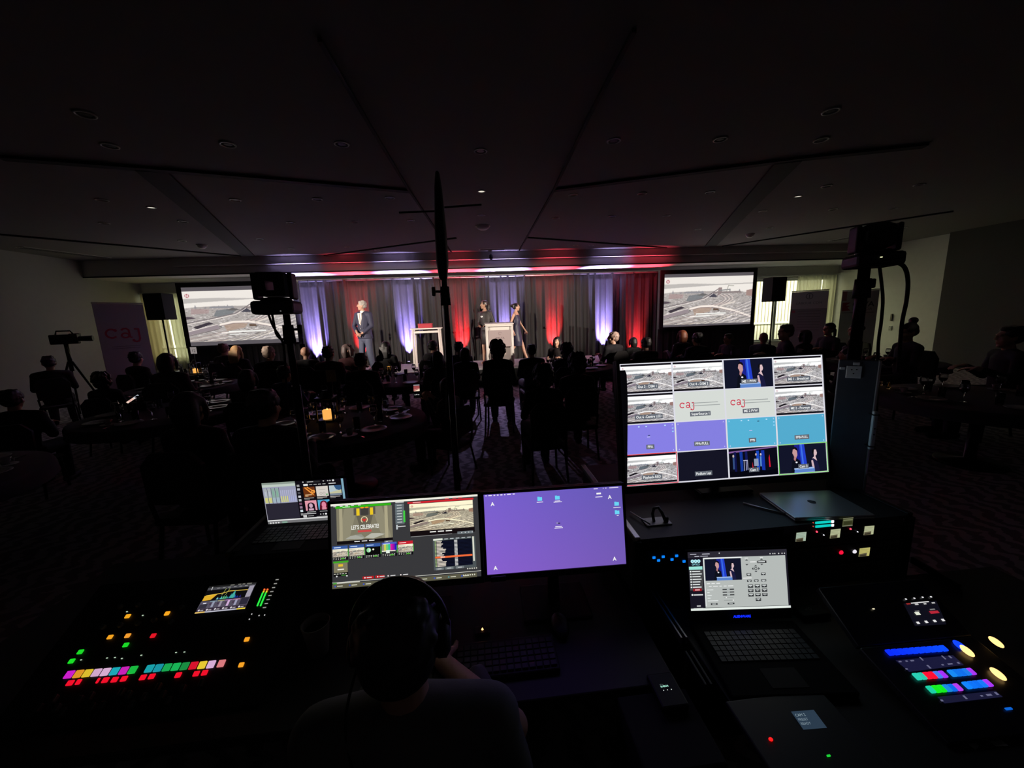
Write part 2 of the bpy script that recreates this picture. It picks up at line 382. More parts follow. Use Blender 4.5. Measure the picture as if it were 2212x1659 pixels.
xbox(b, WL[1], WR[0], 0, 4); xbox(b, WR[0], WR[1], 0, WR[2]); xbox(b, WR[0], WR[1], WR[3], 4); xbox(b, WR[1], XR+.3, 0, 4)
struct('wall_back', b, WALL)
# stepped bulkhead across the front of the hall
b = MB().box((1.5, 12.25, 3.40), (23.0, 1.9, .46)); struct('trim_1', b, SOFFIT, 'low bulkhead above the stage drape')
b = MB().box((2.6, 11.23, 3.51), (20.6, .18, .22)); struct('trim_2', b, SOFFIT, 'upper step of the bulkhead')
b = MB().box((1.5, 11.30, 3.19), (23.0, .03, .03)); struct('trim_3', b, GROOVE, 'thin black strip for the shadow line along the bulkhead edge')  # black strip put in for the line of shade
# ceiling reveals (z = underside of the ceiling)
def reveal(pts, wd, n):
    b = MB(); P = [atZ(*p, HC) for p in pts]
    for a, c in zip(P[:-1], P[1:]):
        d = (c-a); L = d.length; m = (a+c)/2; b.box((m.x, m.y, HC-.012), (L, wd, .03), rot=(0, 0, atan2(d.y, d.x)))
    struct('trim_%d' % n, b, GROOVE, 'dark reveal between ceiling panels')
reveal([(325, 365), (535, 551)], .30, 4); reveal([(1705, 345), (1535, 530)], .30, 5)
reveal([(0, 338), (325, 363), (885, 411)], .10, 6); reveal([(1196, 409), (1712, 343), (2000, 312)], .10, 7)
reveal([(885, 411), (800, 270), (690, 80)], .03, 8); reveal([(1196, 409), (1271, 250), (1370, 60)], .03, 9)
reveal([(885, 411), (987, 562)], .03, 10); reveal([(1196, 409), (1111, 559)], .03, 11)
reveal([(0, 505), (520, 552)], .05, 12); reveal([(700, 551), (985, 513)], .05, 13); reveal([(1140, 512), (1440, 534)], .05, 14); reveal([(1560, 531), (2060, 455)], .05, 15)

# ---- windows
FRAME = mat('window_frame_grey', (.55, .56, .54), .5); PANE = None
def pane_mat():
    m = bpy.data.materials.new('window_glass'); m.use_nodes = True; nt = m.node_tree; nt.nodes.clear()
    o = nt.nodes.new('ShaderNodeOutputMaterial'); mx = nt.nodes.new('ShaderNodeMixShader'); t = nt.nodes.new('ShaderNodeBsdfTransparent'); g = nt.nodes.new('ShaderNodeBsdfGlossy')
    t.inputs[0].default_value = (.9, .93, .9, 1); g.inputs['Roughness'].default_value = .02; mx.inputs[0].default_value = .06
    nt.links.new(t.outputs[0], mx.inputs[1]); nt.links.new(g.outputs[0], mx.inputs[2]); nt.links.new(mx.outputs[0], o.inputs[0]); return m
PANE = pane_mat()
def window(n, x0, x1, z0, z1, mull, label):
    b = MB(); y = YB+.12
    for a, c, d, e in [(x0, x1, z0, z0+.05), (x0, x1, z1-.05, z1), (x0, x0+.05, z0, z1), (x1-.05, x1, z0, z1)]: xbox(b, a, c, d, e, y, y+.08)
    for m in mull: xbox(b, m-.045, m+.045, z0, z1, y-.02, y+.09)
    o = struct('window_%d' % n, b, FRAME, label)
    g = MB(); xbox(g, x0+.04, x1-.04, z0+.04, z1-.04, y+.035, y+.042); g.build('glass', PANE, o)
    s = MB(); xbox(s, x0-.03, x1+.03, z0-.05, z0, YB-.06, YB+.12); s.build('sill', FRAME, o)
window(1, *WL, [-9.02], 'window behind the pale curtains at the hall corner')
window(2, *WR, [10.78], 'wide window looking out on a ribbed cream building')
def sheer_mat(name, c, tr=.6):
    m = bpy.data.materials.new(name); m.use_nodes = True; nt = m.node_tree; nt.nodes.clear()
    o = nt.nodes.new('ShaderNodeOutputMaterial'); mx = nt.nodes.new('ShaderNodeMixShader'); t = nt.nodes.new('ShaderNodeBsdfTranslucent'); g = nt.nodes.new('ShaderNodeBsdfDiffuse')
    t.inputs[0].default_value = (*c, 1); g.inputs[0].default_value = (*c, 1); mx.inputs[0].default_value = 1-tr
    nt.links.new(t.outputs[0], mx.inputs[1]); nt.links.new(g.outputs[0], mx.inputs[2])
    m2 = nt.nodes.new('ShaderNodeMixShader'); tt = nt.nodes.new('ShaderNodeBsdfTransparent'); m2.inputs[0].default_value = .28
    nt.links.new(mx.outputs[0], m2.inputs[1]); nt.links.new(tt.outputs[0], m2.inputs[2]); nt.links.new(m2.outputs[0], o.inputs[0]); return m
def cloth_sheet(x0, x1, z0, z1, y, amp, wl, nz=10, step=.02, th=.006, seed=0, gather=0.):
    """pleated hanging cloth, front and back skins"""
    rs = random.Random(seed); n = int((x1-x0)/step)+1; ph = rs.random()*6
    xs = [x0+(x1-x0)*i/(n-1) for i in range(n)]; off = []
    for x in xs:
        off.append(sin(2*pi*x/wl+ph+1.1*sin(x*2.3+seed))*.6+sin(2*pi*x/(wl*.43)+2*sin(x*1.7))*.28+sin(2*pi*x/(wl*2.7)+seed)*.35)
    b = MB(); vs = []
    for k in (0, 1):
        for j in range(nz+1):
            t = j/nz; z = z1+(z0-z1)*t
            for i, x in enumerate(xs):
                a = amp*(.45+.55*min(1, t*2.2)); r = gather*sin(2*pi*x/.045+seed)*max(0, 1-t*14)
                vs.append((x+.012*sin(x*9+t*2), y+a*off[i]*(1+.12*sin(t*3+x*3))+r+k*th, z))
    f = []; m = n*(nz+1)
    for j in range(nz):
        for i in range(n-1):
            a = j*n+i; f.append((a, a+n, a+n+1, a+1)); f.append((m+a, m+a+1, m+a+n+1, m+a+n))
    for i in range(n-1): f.append((i, i+1, m+i+1, m+i)); q = nz*n+i; f.append((q, m+q, m+q+1, q+1))
    for j in range(nz): q = j*n; f.append((q, m+q, m+q+n, q+n)); q = j*n+n-1; f.append((q, q+n, m+q+n, m+q))
    return b.add(vs, f, True)
struct('trim_16', MB().box((11.0, 12.92, 2.87), (3.9, .15, .04)), FRAME, 'curtain rail above the wide window'); struct('trim_17', MB().box((-9.08, 12.92, 2.87), (1.8, .15, .04)), FRAME, 'curtain rail above the corner window')
SH1 = sheer_mat('sheer_ivory', (.70, .69, .56), .7); SH2 = sheer_mat('sheer_amber', (.62, .54, .36), .6)
tag(cloth_sheet(-9.92, -9.25, .55, 2.851, 12.84, .035, .16, seed=2).build('window_curtain', SH2), 'amber gathered window curtain hanging beside the banner reading caj', 'curtain')
tag(cloth_sheet(-9.22, -8.25, .55, 2.851, 12.86, .03, .22, seed=4).build('window_curtain', SH1), 'ivory window curtain hanging between loudspeaker and projection screen', 'curtain')
tag(cloth_sheet(11.35, 12.25, 2.30, 2.851, 12.86, .03, .12, seed=5).build('window_valance', SH1), 'short pale gathered valance at the top of the wide window', 'valance')
tag(cloth_sheet(12.30, 12.84, .45, 2.851, 12.86, .04, .14, seed=6).build('window_curtain', SH1), 'narrow pale curtain bunched in the corner of the wide window', 'curtain')

# ---- building across the street
bt = thing('office_building', 'cream building with vertical ribbed cladding seen through the windows', 'building', (1, 19, -4))
CREAM = mat('cream_cladding', (.80, .77, .58), .7, noise=.06, nscale=3); RIB = mat('cladding_groove', (.30, .26, .17), .8); DGL = mat('office_glass', (.30, .36, .40), .2)
MB().box((0, .6, 6), (44, 1.2, 13)).build('wall', CREAM, bt)
r = MB()
for i in range(240):
    x = -22+i*.185
    if 2.0 < x % 5.2 < 3.0: continue
    r.box((x, -.012, 6), (.03, .03, 13))
r.build('cladding_groove', RIB, bt)
for k in range(-4, 5):
    for z in (2.9, 6.05): MB().box((2.5+5.2*k, -.02, z), (.85, .06, 1.1)).build('window_pane', DGL, bt)
MB().box((0, -.05, 5.0), (44, .12, .10)).build('band', mat('cream_band', (.84, .80, .62), .6), bt)

# ================================================================== STAGE
STG = mat('stage_deck_grey', (.36, .34, .37), .7, noise=.1, nscale=12)
st = thing('stage', 'low stage with a grey deck and black skirt in front of the drape', 'stage', (.1, 10.95, 0))
MB().box((0, 0, .47), (9.8, 1.9, .06), .01).build('deck', STG, st)
cloth_sheet(-4.9, 4.9, .01, .46, -.96, .012, .12, nz=3, step=.03).build('skirt', CLOTHBLK, st)
for x in (-4.6, -2.3, 0, 2.3, 4.6):
    for y in (-.8, .8): MB().tube([(x, y, 0), (x, y, .44)], .025).build('leg', BMETAL, st)
DRAPE = mat('charcoal_drape', (.015, .0142, .014), .9, bump=.15, nscale=260)
dr = thing('stage_drape', 'tall pleated charcoal pipe-and-drape backdrop behind the speakers, lit red and violet', 'drape', (0, 12.05, 0))
xs = [-5.0, -3.7, -2.35, -1.0, .38, 1.75, 3.12, 4.49, 5.82]
for i, (a, c) in enumerate(zip(xs[:-1], xs[1:])):
    cloth_sheet(a, c+.03, .02, 3.05, .02*(i % 2), .070, .27, nz=14, step=.016, seed=11+i, gather=.012).build('drape_panel', DRAPE, dr)
MB().tube([(-5.0, .0, 3.02), (5.85, .0, 3.02)], .02).build('crossbar', ALU, dr)
for x in (-4.97, -1.0, 3.1, 5.82): MB().tube([(x, .1, 0), (x, .1, 3.05)], .022).build('upright', ALU, dr)
# uplight fixtures
def par_can(x, c):
    on = x < 4.95; z0 = .5 if on else 0.
    nm = 'violet' if c == 'v' else 'red'
    t = thing('uplight', '', 'light', (x, 11.78, z0))
    MB().lathe((0, 0, .03), [(.05, 0), (.07, .01), (.075, .09), (.07, .10)], 14).build('housing', BLACK, t)
    MB().tube([(-.085, 0, .05), (-.085, 0, .012), (.085, 0, .012), (.085, 0, .05)], .006, 6).build('bracket', BMETAL, t)
    MB().lathe((0, 0, .128), [(.055, 0), (.055, .004)], 14).build('lens', glow('lens_'+nm, (.5, .42, 1.) if c == 'v' else (1., .1, .1), 3.), t)
    t.scale = (.65, .65, .65); return t
_names = ['violet uplight under the left edge of the drape', 'red uplight behind the grey-haired presenter', 'violet uplight left of the white side table',
          'red uplight left of the lectern', 'violet uplight behind the two women at the lectern', 'red uplight right of the woman in navy',
          'violet uplight behind the man with glasses', 'red uplight beside the right projection screen']
for (x, c), nm in zip(UPL, _names): par_can(x, c)['label'] = nm
for o in list(COL.objects):
    if o.name.startswith('uplight') and o.type == 'EMPTY': o['group'] = 'uplights along the drape'

# ---- projection screens
YARD = rail_yard(240, 128); YARD_W = rail_yard(240, 128, (1., .975, .97), .95)
def projection(x0, x1, z0, z1, zc0, zc1, label, extra):
    w, h = x1-x0, z1-z0; cx = (x0+x1)/2
    t = thing('projection_screen', label, 'screen', (cx, 11.95, 0))
    f = MB(); bw = .13
    for a, c, d, e in [(-w/2-bw, w/2+bw, z1, z1+bw), (-w/2-bw, w/2+bw, z0-.06, z0), (-w/2-bw, -w/2, z0, z1), (w/2, w/2+bw, z0, z1)]: f.box(((a+c)/2, 0, (d+e)/2), (c-a, .05, e-d), .008)
    f.build('frame', CLOTHBLK, t)
    p = Panel(240, 240*h/w, w, h, (.36, .34, .36), .0004); s = 240/w
    p.rect(0, (z1-zc1)*s, 240, (z1-zc0)*s, (.9, .9, .88)); p.raster(0, (z1-zc1)*s, 240, (z1-zc0)*s, YARD_W)
    p.rect(88, (z1-zc1)*s+92, 170, (z1-zc1)*s+95, (.96, .96, .94)); p.rect(88, (z1-zc1)*s+99, 126, (z1-zc1)*s+101, (.92, .92, .9))
    p.build('screen_surface', SCREEN, t, (0, -.012, (z0+z1)/2))
    cloth_sheet(-w/2-bw, w/2+bw+extra, .02, z0-.06, .03, .02, .2, nz=5, seed=int(cx)).build('skirt', CLOTHBLK, t)
    for sx in (-1, 1): MB().tube([(sx*(w/2+.06), .08, 0), (sx*(w/2+.06), .08, z1+.1)], .025).build('leg', BMETAL, t)
    return t
projection(-8.14, -5.17, 1.29, 2.93, 1.40, 2.82, 'large projection screen showing the rail yard, left of the drape', .0)
projection(6.01, 8.98, 1.29, 2.93, 1.35, 2.83, 'large projection screen showing the rail yard, right of the drape', .08)

# ---- side table with red box, lectern
WHT = mat('white_paint', (.62, .57, .53), .5); CREAMP = mat('lectern_white', (.60, .57, .53), .45)
P = atY(921, 703, 10.75)
t = thing('side_table', 'tall white four-legged table on stage carrying a red box', 'table', (P.x, 10.75, .5))
MB().box((0, 0, 1.065), (.82, .48, .035), .006).build('tabletop', WHT, t)
for sx in (-1, 1):
    for sy in (-1, 1): MB().tube([(sx*.34, sy*.19, 1.05), (sx*.37, sy*.21, 0)], .028, 4, smooth=False).build('leg', WHT, t)
MB().box((0, -.19, .975), (.68, .02, .05)).box((0, .19, .975), (.68, .02, .05)).box((-.34, 0, .975), (.02, .38, .05)).box((.34, 0, .975), (.02, .38, .05)).build('apron', WHT, t)
RED = mat('red_card', (.36, .03, .045), .5)
t2 = thing('gift_box', 'dark red flat box on the tall white side table', 'box', (P.x-.02, 10.7, 1.583))
MB().box((0, 0, .05), (.36, .24, .10), .005).build('body', RED, t2); MB().box((0, 0, .108), (.37, .25, .02), .004).build('lid', RED, t2)
LX, LY = .655, 10.45
t = thing('lectern', 'white lectern with a grey hotel sign reading DELTA on its front', 'lectern', (LX, LY, .5))
MB().box((0, 0, 1.13), (.76, .46, .035), .012, rot=(.06, 0, 0)).box((0, -.2, 1.085), (.70, .03, .06), .006).build('top', CREAMP, t)
for sx in (-1, 1): MB().tube([(sx*.33, -.12, 1.10), (sx*.33, -.12, .02)], .045, 14).build('column', CREAMP, t)
MB().box((0, .0, .55), (.60, .03, 1.06)).build('back_panel', mat('lectern_inner', (.40, .35, .33), .6), t)
MB().box((0, -.10, .97), (.58, .03, .17), .004).build('front_rail', CREAMP, t)
MB().box((0, 0, .02), (.70, .44, .04), .01).build('base', CREAMP, t)
MB().box((0, -.155, .74), (.60, .02, .44), .004).build('sign_board', mat('sign_grey', (.38, .34, .34), .6), t)
p = Panel(60, 44, .60, .44, (.58, .53, .53), .0004)
p.ring(31, 9, 4.2, 4.2, .9, (.42, .34, .36), 20, .3, 5.2); p.text('DELTA', 31, 23.5, 7.6, (.40, .33, .35), 'c', .01); p.text('HOTELS', 31, 29.5, 4.0, (.47, .41, .42), 'c'); p.text('MARRIOTT', 31, 35, 2.6, (.50, .44, .45), 'c')
p.build('sign_face', PRINT, t, (0, -.1665, .74))
p = Panel(10, 8, .14, .11, (.85, .82, .78), .0004); p.frame(0, 0, 10, 8, .5, (.6, .56, .54)); p.build('paper_label', PRINT, t, (-.17, -.018, .44))

# ---- loudspeakers on stands
def speaker(x, y, zb, zt, w, d, label):
    t = thing('loudspeaker', label, 'speaker', (x, y, 0)); h = zt-zb
    MB().prism([(-w/2, zb), (w/2, zb), (w/2, zt), (-w/2, zt)], -d/2, d/2).box((0, 0, zt-.01), (w-.02, d-.02, .03), .01).build('cabinet', MATTE, t)
    MB().box((0, -d/2-.006, (zb+zt)/2), (w*.9, .012, h*.94), .005).build('grille', MATTE, t)
    s = thing('speaker_stand', label.replace('loudspeaker', 'tripod stand under the loudspeaker'), 'stand', (x, y, 0))
    MB().tube([(0, 0, .12), (0, 0, zb)], .018).build('pole', BMETAL, s)
    MB().tube([(0, 0, .75), (0, 0, .85)], .03).build('collar', BLACK, s)
    for k in range(3):
        a = 2*pi*k/3+.5; MB().tube([(0, 0, .80), (.5*cos(a), .5*sin(a), .02)], .012).build('leg', BMETAL, s)
    return t
speaker(-7.71, 10.5, 2.03, 2.66, .42, .38, 'black loudspeaker in front of the ivory window curtain')
speaker(8.56, 10.5, 1.96, 2.62, .42, .38, 'black loudspeaker right of the right projection screen')

# ---- roll-up banners
SLANT = mat('banner_base_silver', (.45, .45, .46), .35, .9)
def stroke_c(p, u, v, r, t, col): p.ring(u, v, r, r, t, col, 24, .75, 2*pi-.75); p.ell(u+r*.62, v-r*.6, t*.8, t*.8, col)
def logo_caj(p, u, v, s, cols):
    """slab-serif caj wordmark, x-height s, starting at u with baseline v"""
    t = s*.17; r = s*.5
    stroke_c(p, u+r, v-r, r, t, cols[0])
    a = u+s*1.18
    p.line([(a+s*.08, v-s*.80), (a+s*.25, v-s*.95), (a+s*.48, v-s*.97), (a+s*.66, v-s*.82), (a+s*.68, v-s*.1), (a+s*.85, v-t*.4)], t, cols[1])
    p.ring(a+s*.34, v-s*.28, s*.36, s*.30, t*.9, cols[1], 20)
    j = u+s*2.28
    p.line([(j-s*.02, v-s*.90), (j+s*.42, v-s*.90)], t*.85, cols[2]); p.line([(j+s*.34, v-s*.92), (j+s*.34, v+s*.08), (j+s*.25, v+s*.33), (j+s*.02, v+s*.40), (j-s*.2, v+s*.30)], t, cols[2]); p.ell(j-s*.18, v+s*.24, t*.75, t*.75, cols[2])
def banner(c, yaw, w, ztop, label, paint, bg):
    t = thing('rollup_banner', label, 'banner', (c[0], c[1], 0), (0, 0, yaw)); h = ztop-.12
    MB().box((0, 0, .06), (w+.04, .2, .12), .02).build('base', SLANT, t)
    MB().box((0, 0, ztop), (w+.01, .03, .03), .005).build('top_rail', SLANT, t)
    MB().tube([(0, .04, .1), (0, .04, ztop)], .012).build('pole', SLANT, t)
    MB().box((0, 0, .1+h/2), (w, .004, h)).build('backing', mat('banner_cloth', (.30, .30, .30), .8), t)
    p = Panel(100, 100*h/w, w, h, bg, .0006); paint(p); p.build('banner_print', PRINT, t, (0, -.004, .1+h/2))
G = (.62, .62, .64)
def paint_caj(p): logo_caj(p, 12, 88, 26, [(.62, .20, .28)]*3); [p.rect(20, 108+i*5, 78, 109.5+i*5, (.45, .45, .47)) for i in range(2)]
banner((-7.80, 9.47), radians(60.5), .85, 2.40, 'grey roll-up banner with a large caj logo by the left wall', paint_caj, (.60, .60, .62))
def paint_uni(p):
    p.ring(50, 16, 10, 10, 2, (.30, .30, .33)); p.rect(48.6, 10, 51.4, 22, (.30, .30, .33)); p.text('LABOUR COM', 50, 42, 11, (.34, .34, .37), 'c'); p.rect(0, 57, 100, 300, (.42, .42, .44))
    p.rect(5, 62, 14, 70, (.55, .25, .33)); [p.rect(22, 64+9*i, 84, 66+9*i, (.32, .32, .34)) for i in range(8)]
banner((10.34, 11.22), radians(-52), .92, 2.26, 'dark roll-up banner with a round emblem in front of the wide window', paint_uni, (.56, .56, .58))
def paint_cwa(p):
    p.poly([(4, 40), (26, 40), (14, 50), (26, 52), (18, 58), (28, 68), (4, 70)], (.50, .13, .20)); p.text('CWA', 32, 55, 24, (.22, .22, .25), 'l', .02); p.text('CANADA', 33, 68, 12.5, (.30, .30, .33), 'l'); p.rect(4, 75, 92, 77, (.36, .36, .38))
    p.rect(2, 0, 14, 34, (.50, .35, .38))
banner((11.70, 10.89), radians(-35.2), .86, 2.22, 'grey roll-up banner reading CWA CANADA in front of the right wall', paint_cwa, (.60, .60, .62))
d = MB().box((XR-.02, 11.0, 1.35), (.03, .05, .22), .005); tag(d.build('door_lever', mat('dark_bronze', (.06, .05, .04), .4, .8)), 'dark lever handle on the yellow-lit right wall', 'handle')
d = thing('light_switch', 'small switch plate below the lever on the right wall', 'switch', (XR-.012, 11.0, 1.02)); MB().box((0, 0, 0), (.02, .09, .14), .004).build('plate', mat('plate_grey', (.4, .4, .38), .5), d); MB().box((-.012, 0, 0), (.012, .03, .05), .002).build('rocker', WHT, d)

# ================================================================== STAGE LAMPS AND CEILING FITTINGS
LENSW = glow('wash_lens', (1., .9, .78), 6.)
def fresnel(x, y, z, tx, ty, label):
    """stage lamp with barn doors: the doors are added out of view to keep its light off the ceiling and the guests"""
    a = atan2(ty-y, tx-x)-pi/2
    t = thing('stage_lamp', label, 'lamp', (x, y, 0), (0, 0, a))
    MB().lathe((0, 0, 0), [(.07, -.30), (.10, -.26), (.11, -.06), (.11, -.02), (.10, -.02), (.09, -.05)], 18, rot=(-pi/2-.18, 0, 0)).build('housing', BLACK, t, (0, 0, z))
    MB().box((0, .31, .024), (.44, .58, .004)).build('barn_door', MATTE, t, (0, 0, z)); MB().box((0, .17, -.086), (.34, .34, .004)).build('barn_door', MATTE, t, (0, 0, z))
    MB().tube([(-.14, -.14, 0), (-.14, -.14, -.2), (.14, -.14, -.2), (.14, -.14, 0)], .01, 6).build('yoke', BMETAL, t, (0, 0, z))
    MB().tube([(0, -.14, .1), (0, -.14, z-.2)], .017).build('pole', BMETAL, t)
    for k in range(3): b = 2*pi*k/3; MB().tube([(0, -.14, .9), (.5*cos(b), -.14+.5*sin(b), .02)], .012, 8).build('leg', BMETAL, t)
    return t
fresnel(-7.6, 4.6, 2.6, -1.6, 11.2, 'black stage lamp on a tall stand aimed from the left half of the hall')
fresnel(7.4, 3.9, 2.6, .9, 11.2, 'black stage lamp on a tall stand aimed from the right half of the hall')
RING = mat('downlight_trim', (.75, .74, .72), .4); DARKCAN = mat('downlight_can', (.03, .03, .03), .5)
_dl = []
def downlight(px, py, r=.075, lit=0, label=None):
    P = atZ(px, py, HC-.001)
    lab = label or 'round recessed downlight in the dark ceiling'
    if not _dl or lit:
        t = thing('downlight', lab, 'light', (P.x, P.y, HC))
        MB().lathe((0, 0, 0), [(r, -.001), (r*.98, -.008), (r*.80, -.010), (r*.78, -.001)], 24).build('trim_ring', RING, t)
        MB().lathe((0, 0, 0), [(r*.77, -.0015), (r*.4, -.004), (0, -.004)], 20).build('reflector', DARKCAN if not lit else glow('glint_glow', (1., .95, .8), lit), t)  # the glow stands in for screen reflections on an unlit fitting
        if lit: return t
        t['group'] = 'recessed downlights'; _dl.append(t); return t
    return dup(_dl[0], (P.x, P.y, HC), label=lab)
for px, py in [(237, 315), (492, 312), (738, 311), (508, 432), (685, 430), (842, 427), (395, 478), (628, 481), (766, 479), (887, 476), (393, 520), (561, 516), (629, 537), (750, 533),
               (1038, 326), (1326, 304), (1556, 301), (1774, 302), (1238, 421), (1387, 418), (1534, 415), (1201, 471), (1322, 467), (1440, 466), (1508, 495), (1648, 456), (1786, 402), (1986, 399), (1800, 452), (1663, 492), (1930, 450), (1243, 530), (1277, 530), (815, 540), (1040, 465),
               (184, 247), (1795, 240), (220, 432), (225, 482)]:
    downlight(px, py)
for o in list(COL.objects):
    if o.name.startswith('downlight') and o.type == 'EMPTY':
        x, y = o.location.x, o.location.y
        o['label'] = 'round recessed downlight in the %s ceiling panels %s' % ('left' if x < -2 else ('right' if x > 2.6 else 'middle'), 'nearest to the stage' if y > 8 else ('halfway to the stage' if y > 5 else 'above the desk'))
for px, py, n in ((327, 448, 'bright faintly lit downlight in the left ceiling panel'), (1040, 413, 'bright faintly lit downlight above the antenna'), (1724, 424, 'bright faintly lit downlight in the right ceiling panel')): downlight(px, py, .06, .8, n)
def ceiling_speaker(px, py, label, r=.11):
    P = atZ(px, py, HC); t = thing('smoke_detector', label, 'detector', (P.x, P.y, HC))
    MB().lathe((0, 0, 0), [(r, -.001), (r, -.03), (r*.8, -.055), (r*.5, -.075), (0, -.08)], 20).build('cover', RING, t); MB().lathe((0, 0, 0), [(r*1.15, -.0005), (r*1.15, -.012), (r, -.012)], 20).build('mounting_plate', RING, t)
ceiling_speaker(436, 529, 'small dark dome on the ceiling left of the wide reveal', .09); ceiling_speaker(1043, 488, 'round domed device on the ceiling in front of the stage', .13); ceiling_speaker(1620, 506, 'flat domed device on the ceiling above the right screen', .09)
def vent(pts, label, n=3):
    P0, P1 = atZ(*pts[0], HC), atZ(*pts[1], HC); d = P1-P0; L = d.length; m = (P0+P1)/2
    t = thing('slot_diffuser', label, 'vent', (m.x, m.y, HC), (0, 0, atan2(d.y, d.x)))
    MB().box((0, 0, -.006), (L, .26, .01)).build('frame', SOFFIT, t)
    for k in range(n): MB().box((0, (k-(n-1)/2)*.075, -.013), (L-.06, .03, .006)).build('slot', GROOVE, t)
vent([(40, 533), (233, 557)], 'long slot air vent in the ceiling near the left wall'); vent([(1795, 520), (1955, 490)], 'long slot air vent in the ceiling near the right wall')
vent([(1035, 538), (1092, 538)], 'short air vent in the ceiling above the lectern', 2)

t = thing('added_fill_fixture', 'made-up black housing for the added aisle fill above the lectern', 'light', (.55, 10.98, 3.42))  # made-up fixture to carry the added aisle fill
MB().box((0, .16, .0), (.10, .14, .03), .004).build('bracket', BMETAL, t); MB().lathe((0, 0, -.03), [(.035, -.02), (.045, .0), (.045, .12), (.03, .14), (0, .14)], 16, rot=(-.75, 0, 0)).build('housing', BLACK, t)

# ================================================================== PEOPLE
def head_shapes(mb, c, yaw=0., pitch=0., s=1., female=False):
    """skull, jaw, nose, brow, lips, chin, ears; looks along +Y when yaw = 0"""
    R = Euler((pitch, 0, yaw)).to_matrix(); c = Vector(c)
    def E(p, r, rot=(0, 0, 0)):
        e = (R @ Euler(rot).to_matrix()).to_euler(); mb.ell(c+R @ (Vector(p)*s), [q*s for q in r], e, 18, 12)
    E((0, -.012, .035), (.076, .095, .085)); E((0, .018, -.02), (.066, .076, .078)); E((0, .030, -.062), (.050, .056, .048))
    E((0, .072, -.092), (.022, .020, .018)); E((0, .092, .004), (.012, .018, .026), (-.35, 0, 0)); E((0, .106, -.012), (.014, .015, .012))
    E((0, .083, .032), (.050, .014, .012)); E((0, .087, -.048), (.024, .012, .007)); E((0, .084, -.060), (.021, .012, .008))
    for k in (-1, 1): E((k*.077, -.004, -.005), (.010, .020, .032), (0, 0, k*.3)); E((k*.040, .062, -.022), (.022, .020, .022))
def hair_cap(c, yaw=0., pitch=0., s=1., kind='short', seed=0):
    """hair shell around the skull, open over the face"""
    mb = MB(); rs = random.Random(seed); R = Euler((pitch, 0, yaw)).to_matrix(); c = Vector(c)
    def P(p): return c+R @ (Vector(p)*s)
    def E(p, r, rot=(0, 0, 0), n=16): e = (R @ Euler(rot).to_matrix()).to_euler(); mb.ell(P(p), [q*s for q in r], e, n, 10)
    if kind != 'bald':
        E((0, -.024, .047), (.085, .098, .088)); E((0, -.040, .0), (.080, .078, .070)); E((0, .045, .098), (.052, .036, .022), (-.5, 0, 0))
        for k in (-1, 1): E((k*.072, .005, .045), (.014, .045, .045))
    if kind == 'short':
        for i in range(34):
            a = rs.uniform(-2.6, 2.6)-pi/2; h = rs.uniform(.02, .12); q = sqrt(max(.05, 1-((h-.04)/.1)**2)) if h > .04 else 1
            E((.078*q*cos(a), -.022+.088*q*sin(a), h), (.016, .02, .014), (rs.random(), rs.random(), a))
    elif kind == 'long':
        mb.tube([P((0, -.06, .06)), P((0, -.085, -.02)), P((0, -.095, -.11)), P((0, -.10, -.20))], [(.082*s, .05*s), (.094*s, .05*s), (.10*s, .04*s), (.07*s, .025*s)], 16, round_ends=True, up=R @ Vector((0, 1, 0)))
        for k in (-1, 1): mb.tube([P((k*.066, .0, .06)), P((k*.082, .01, -.03)), P((k*.085, .005, -.12)), P((k*.078, -.01, -.19))], [.022*s, .026*s, .024*s, .012*s], 8, round_ends=True)
        for i in range(14): x = -.085+.0125*i; mb.tube([P((x, -.11, .02)), P((x*1.1, -.13, -.08)), P((x, -.13, -.20-.02*rs.random()))], [.012*s, .014*s, .006*s], 6, round_ends=True)
    elif kind == 'bob':
        mb.tube([P((0, -.05, .05)), P((0, -.06, -.03)), P((0, -.055, -.10))], [(.088*s, .07*s), (.098*s, .075*s), (.088*s, .06*s)], 16, round_ends=True, up=R @ Vector((0, 1, 0)))
        for k in (-1, 1): mb.tube([P((k*.072, .03, .06)), P((k*.086, .035, -.03)), P((k*.078, .03, -.10))], [.02*s, .024*s, .014*s], 8, round_ends=True)
    elif kind == 'bun':
        E((0, -.135, .045), (.05, .045, .05)); mb.tube([P((0, -.08, .06)), P((0, -.13, .05))], .035*s, 10, round_ends=True)
    elif kind == 'topknot':
        E((.012, -.09, .145), (.055, .052, .048)); E((0, -.06, .115), (.04, .04, .03))
    elif kind == 'pony':
        mb.tube([P((0, -.10, .03)), P((0, -.135, -.02)), P((0, -.14, -.12)), P((0, -.12, -.2))], [.026*s, .03*s, .026*s, .01*s], 10, round_ends=True)
    elif kind == 'curly':
        for i in range(90):
            a = rs.uniform(-2.5, 2.5)-pi/2; h = rs.uniform(-.12, .15); q = sqrt(max(.05, 1-((h-.02)/.15)**2)); r = rs.uniform(.020, .032)
            E((.105*q*cos(a), -.035+.105*q*sin(a), h), (r, r, r), n=8)
        E((0, -.04, .03), (.105, .10, .12))
    return mb
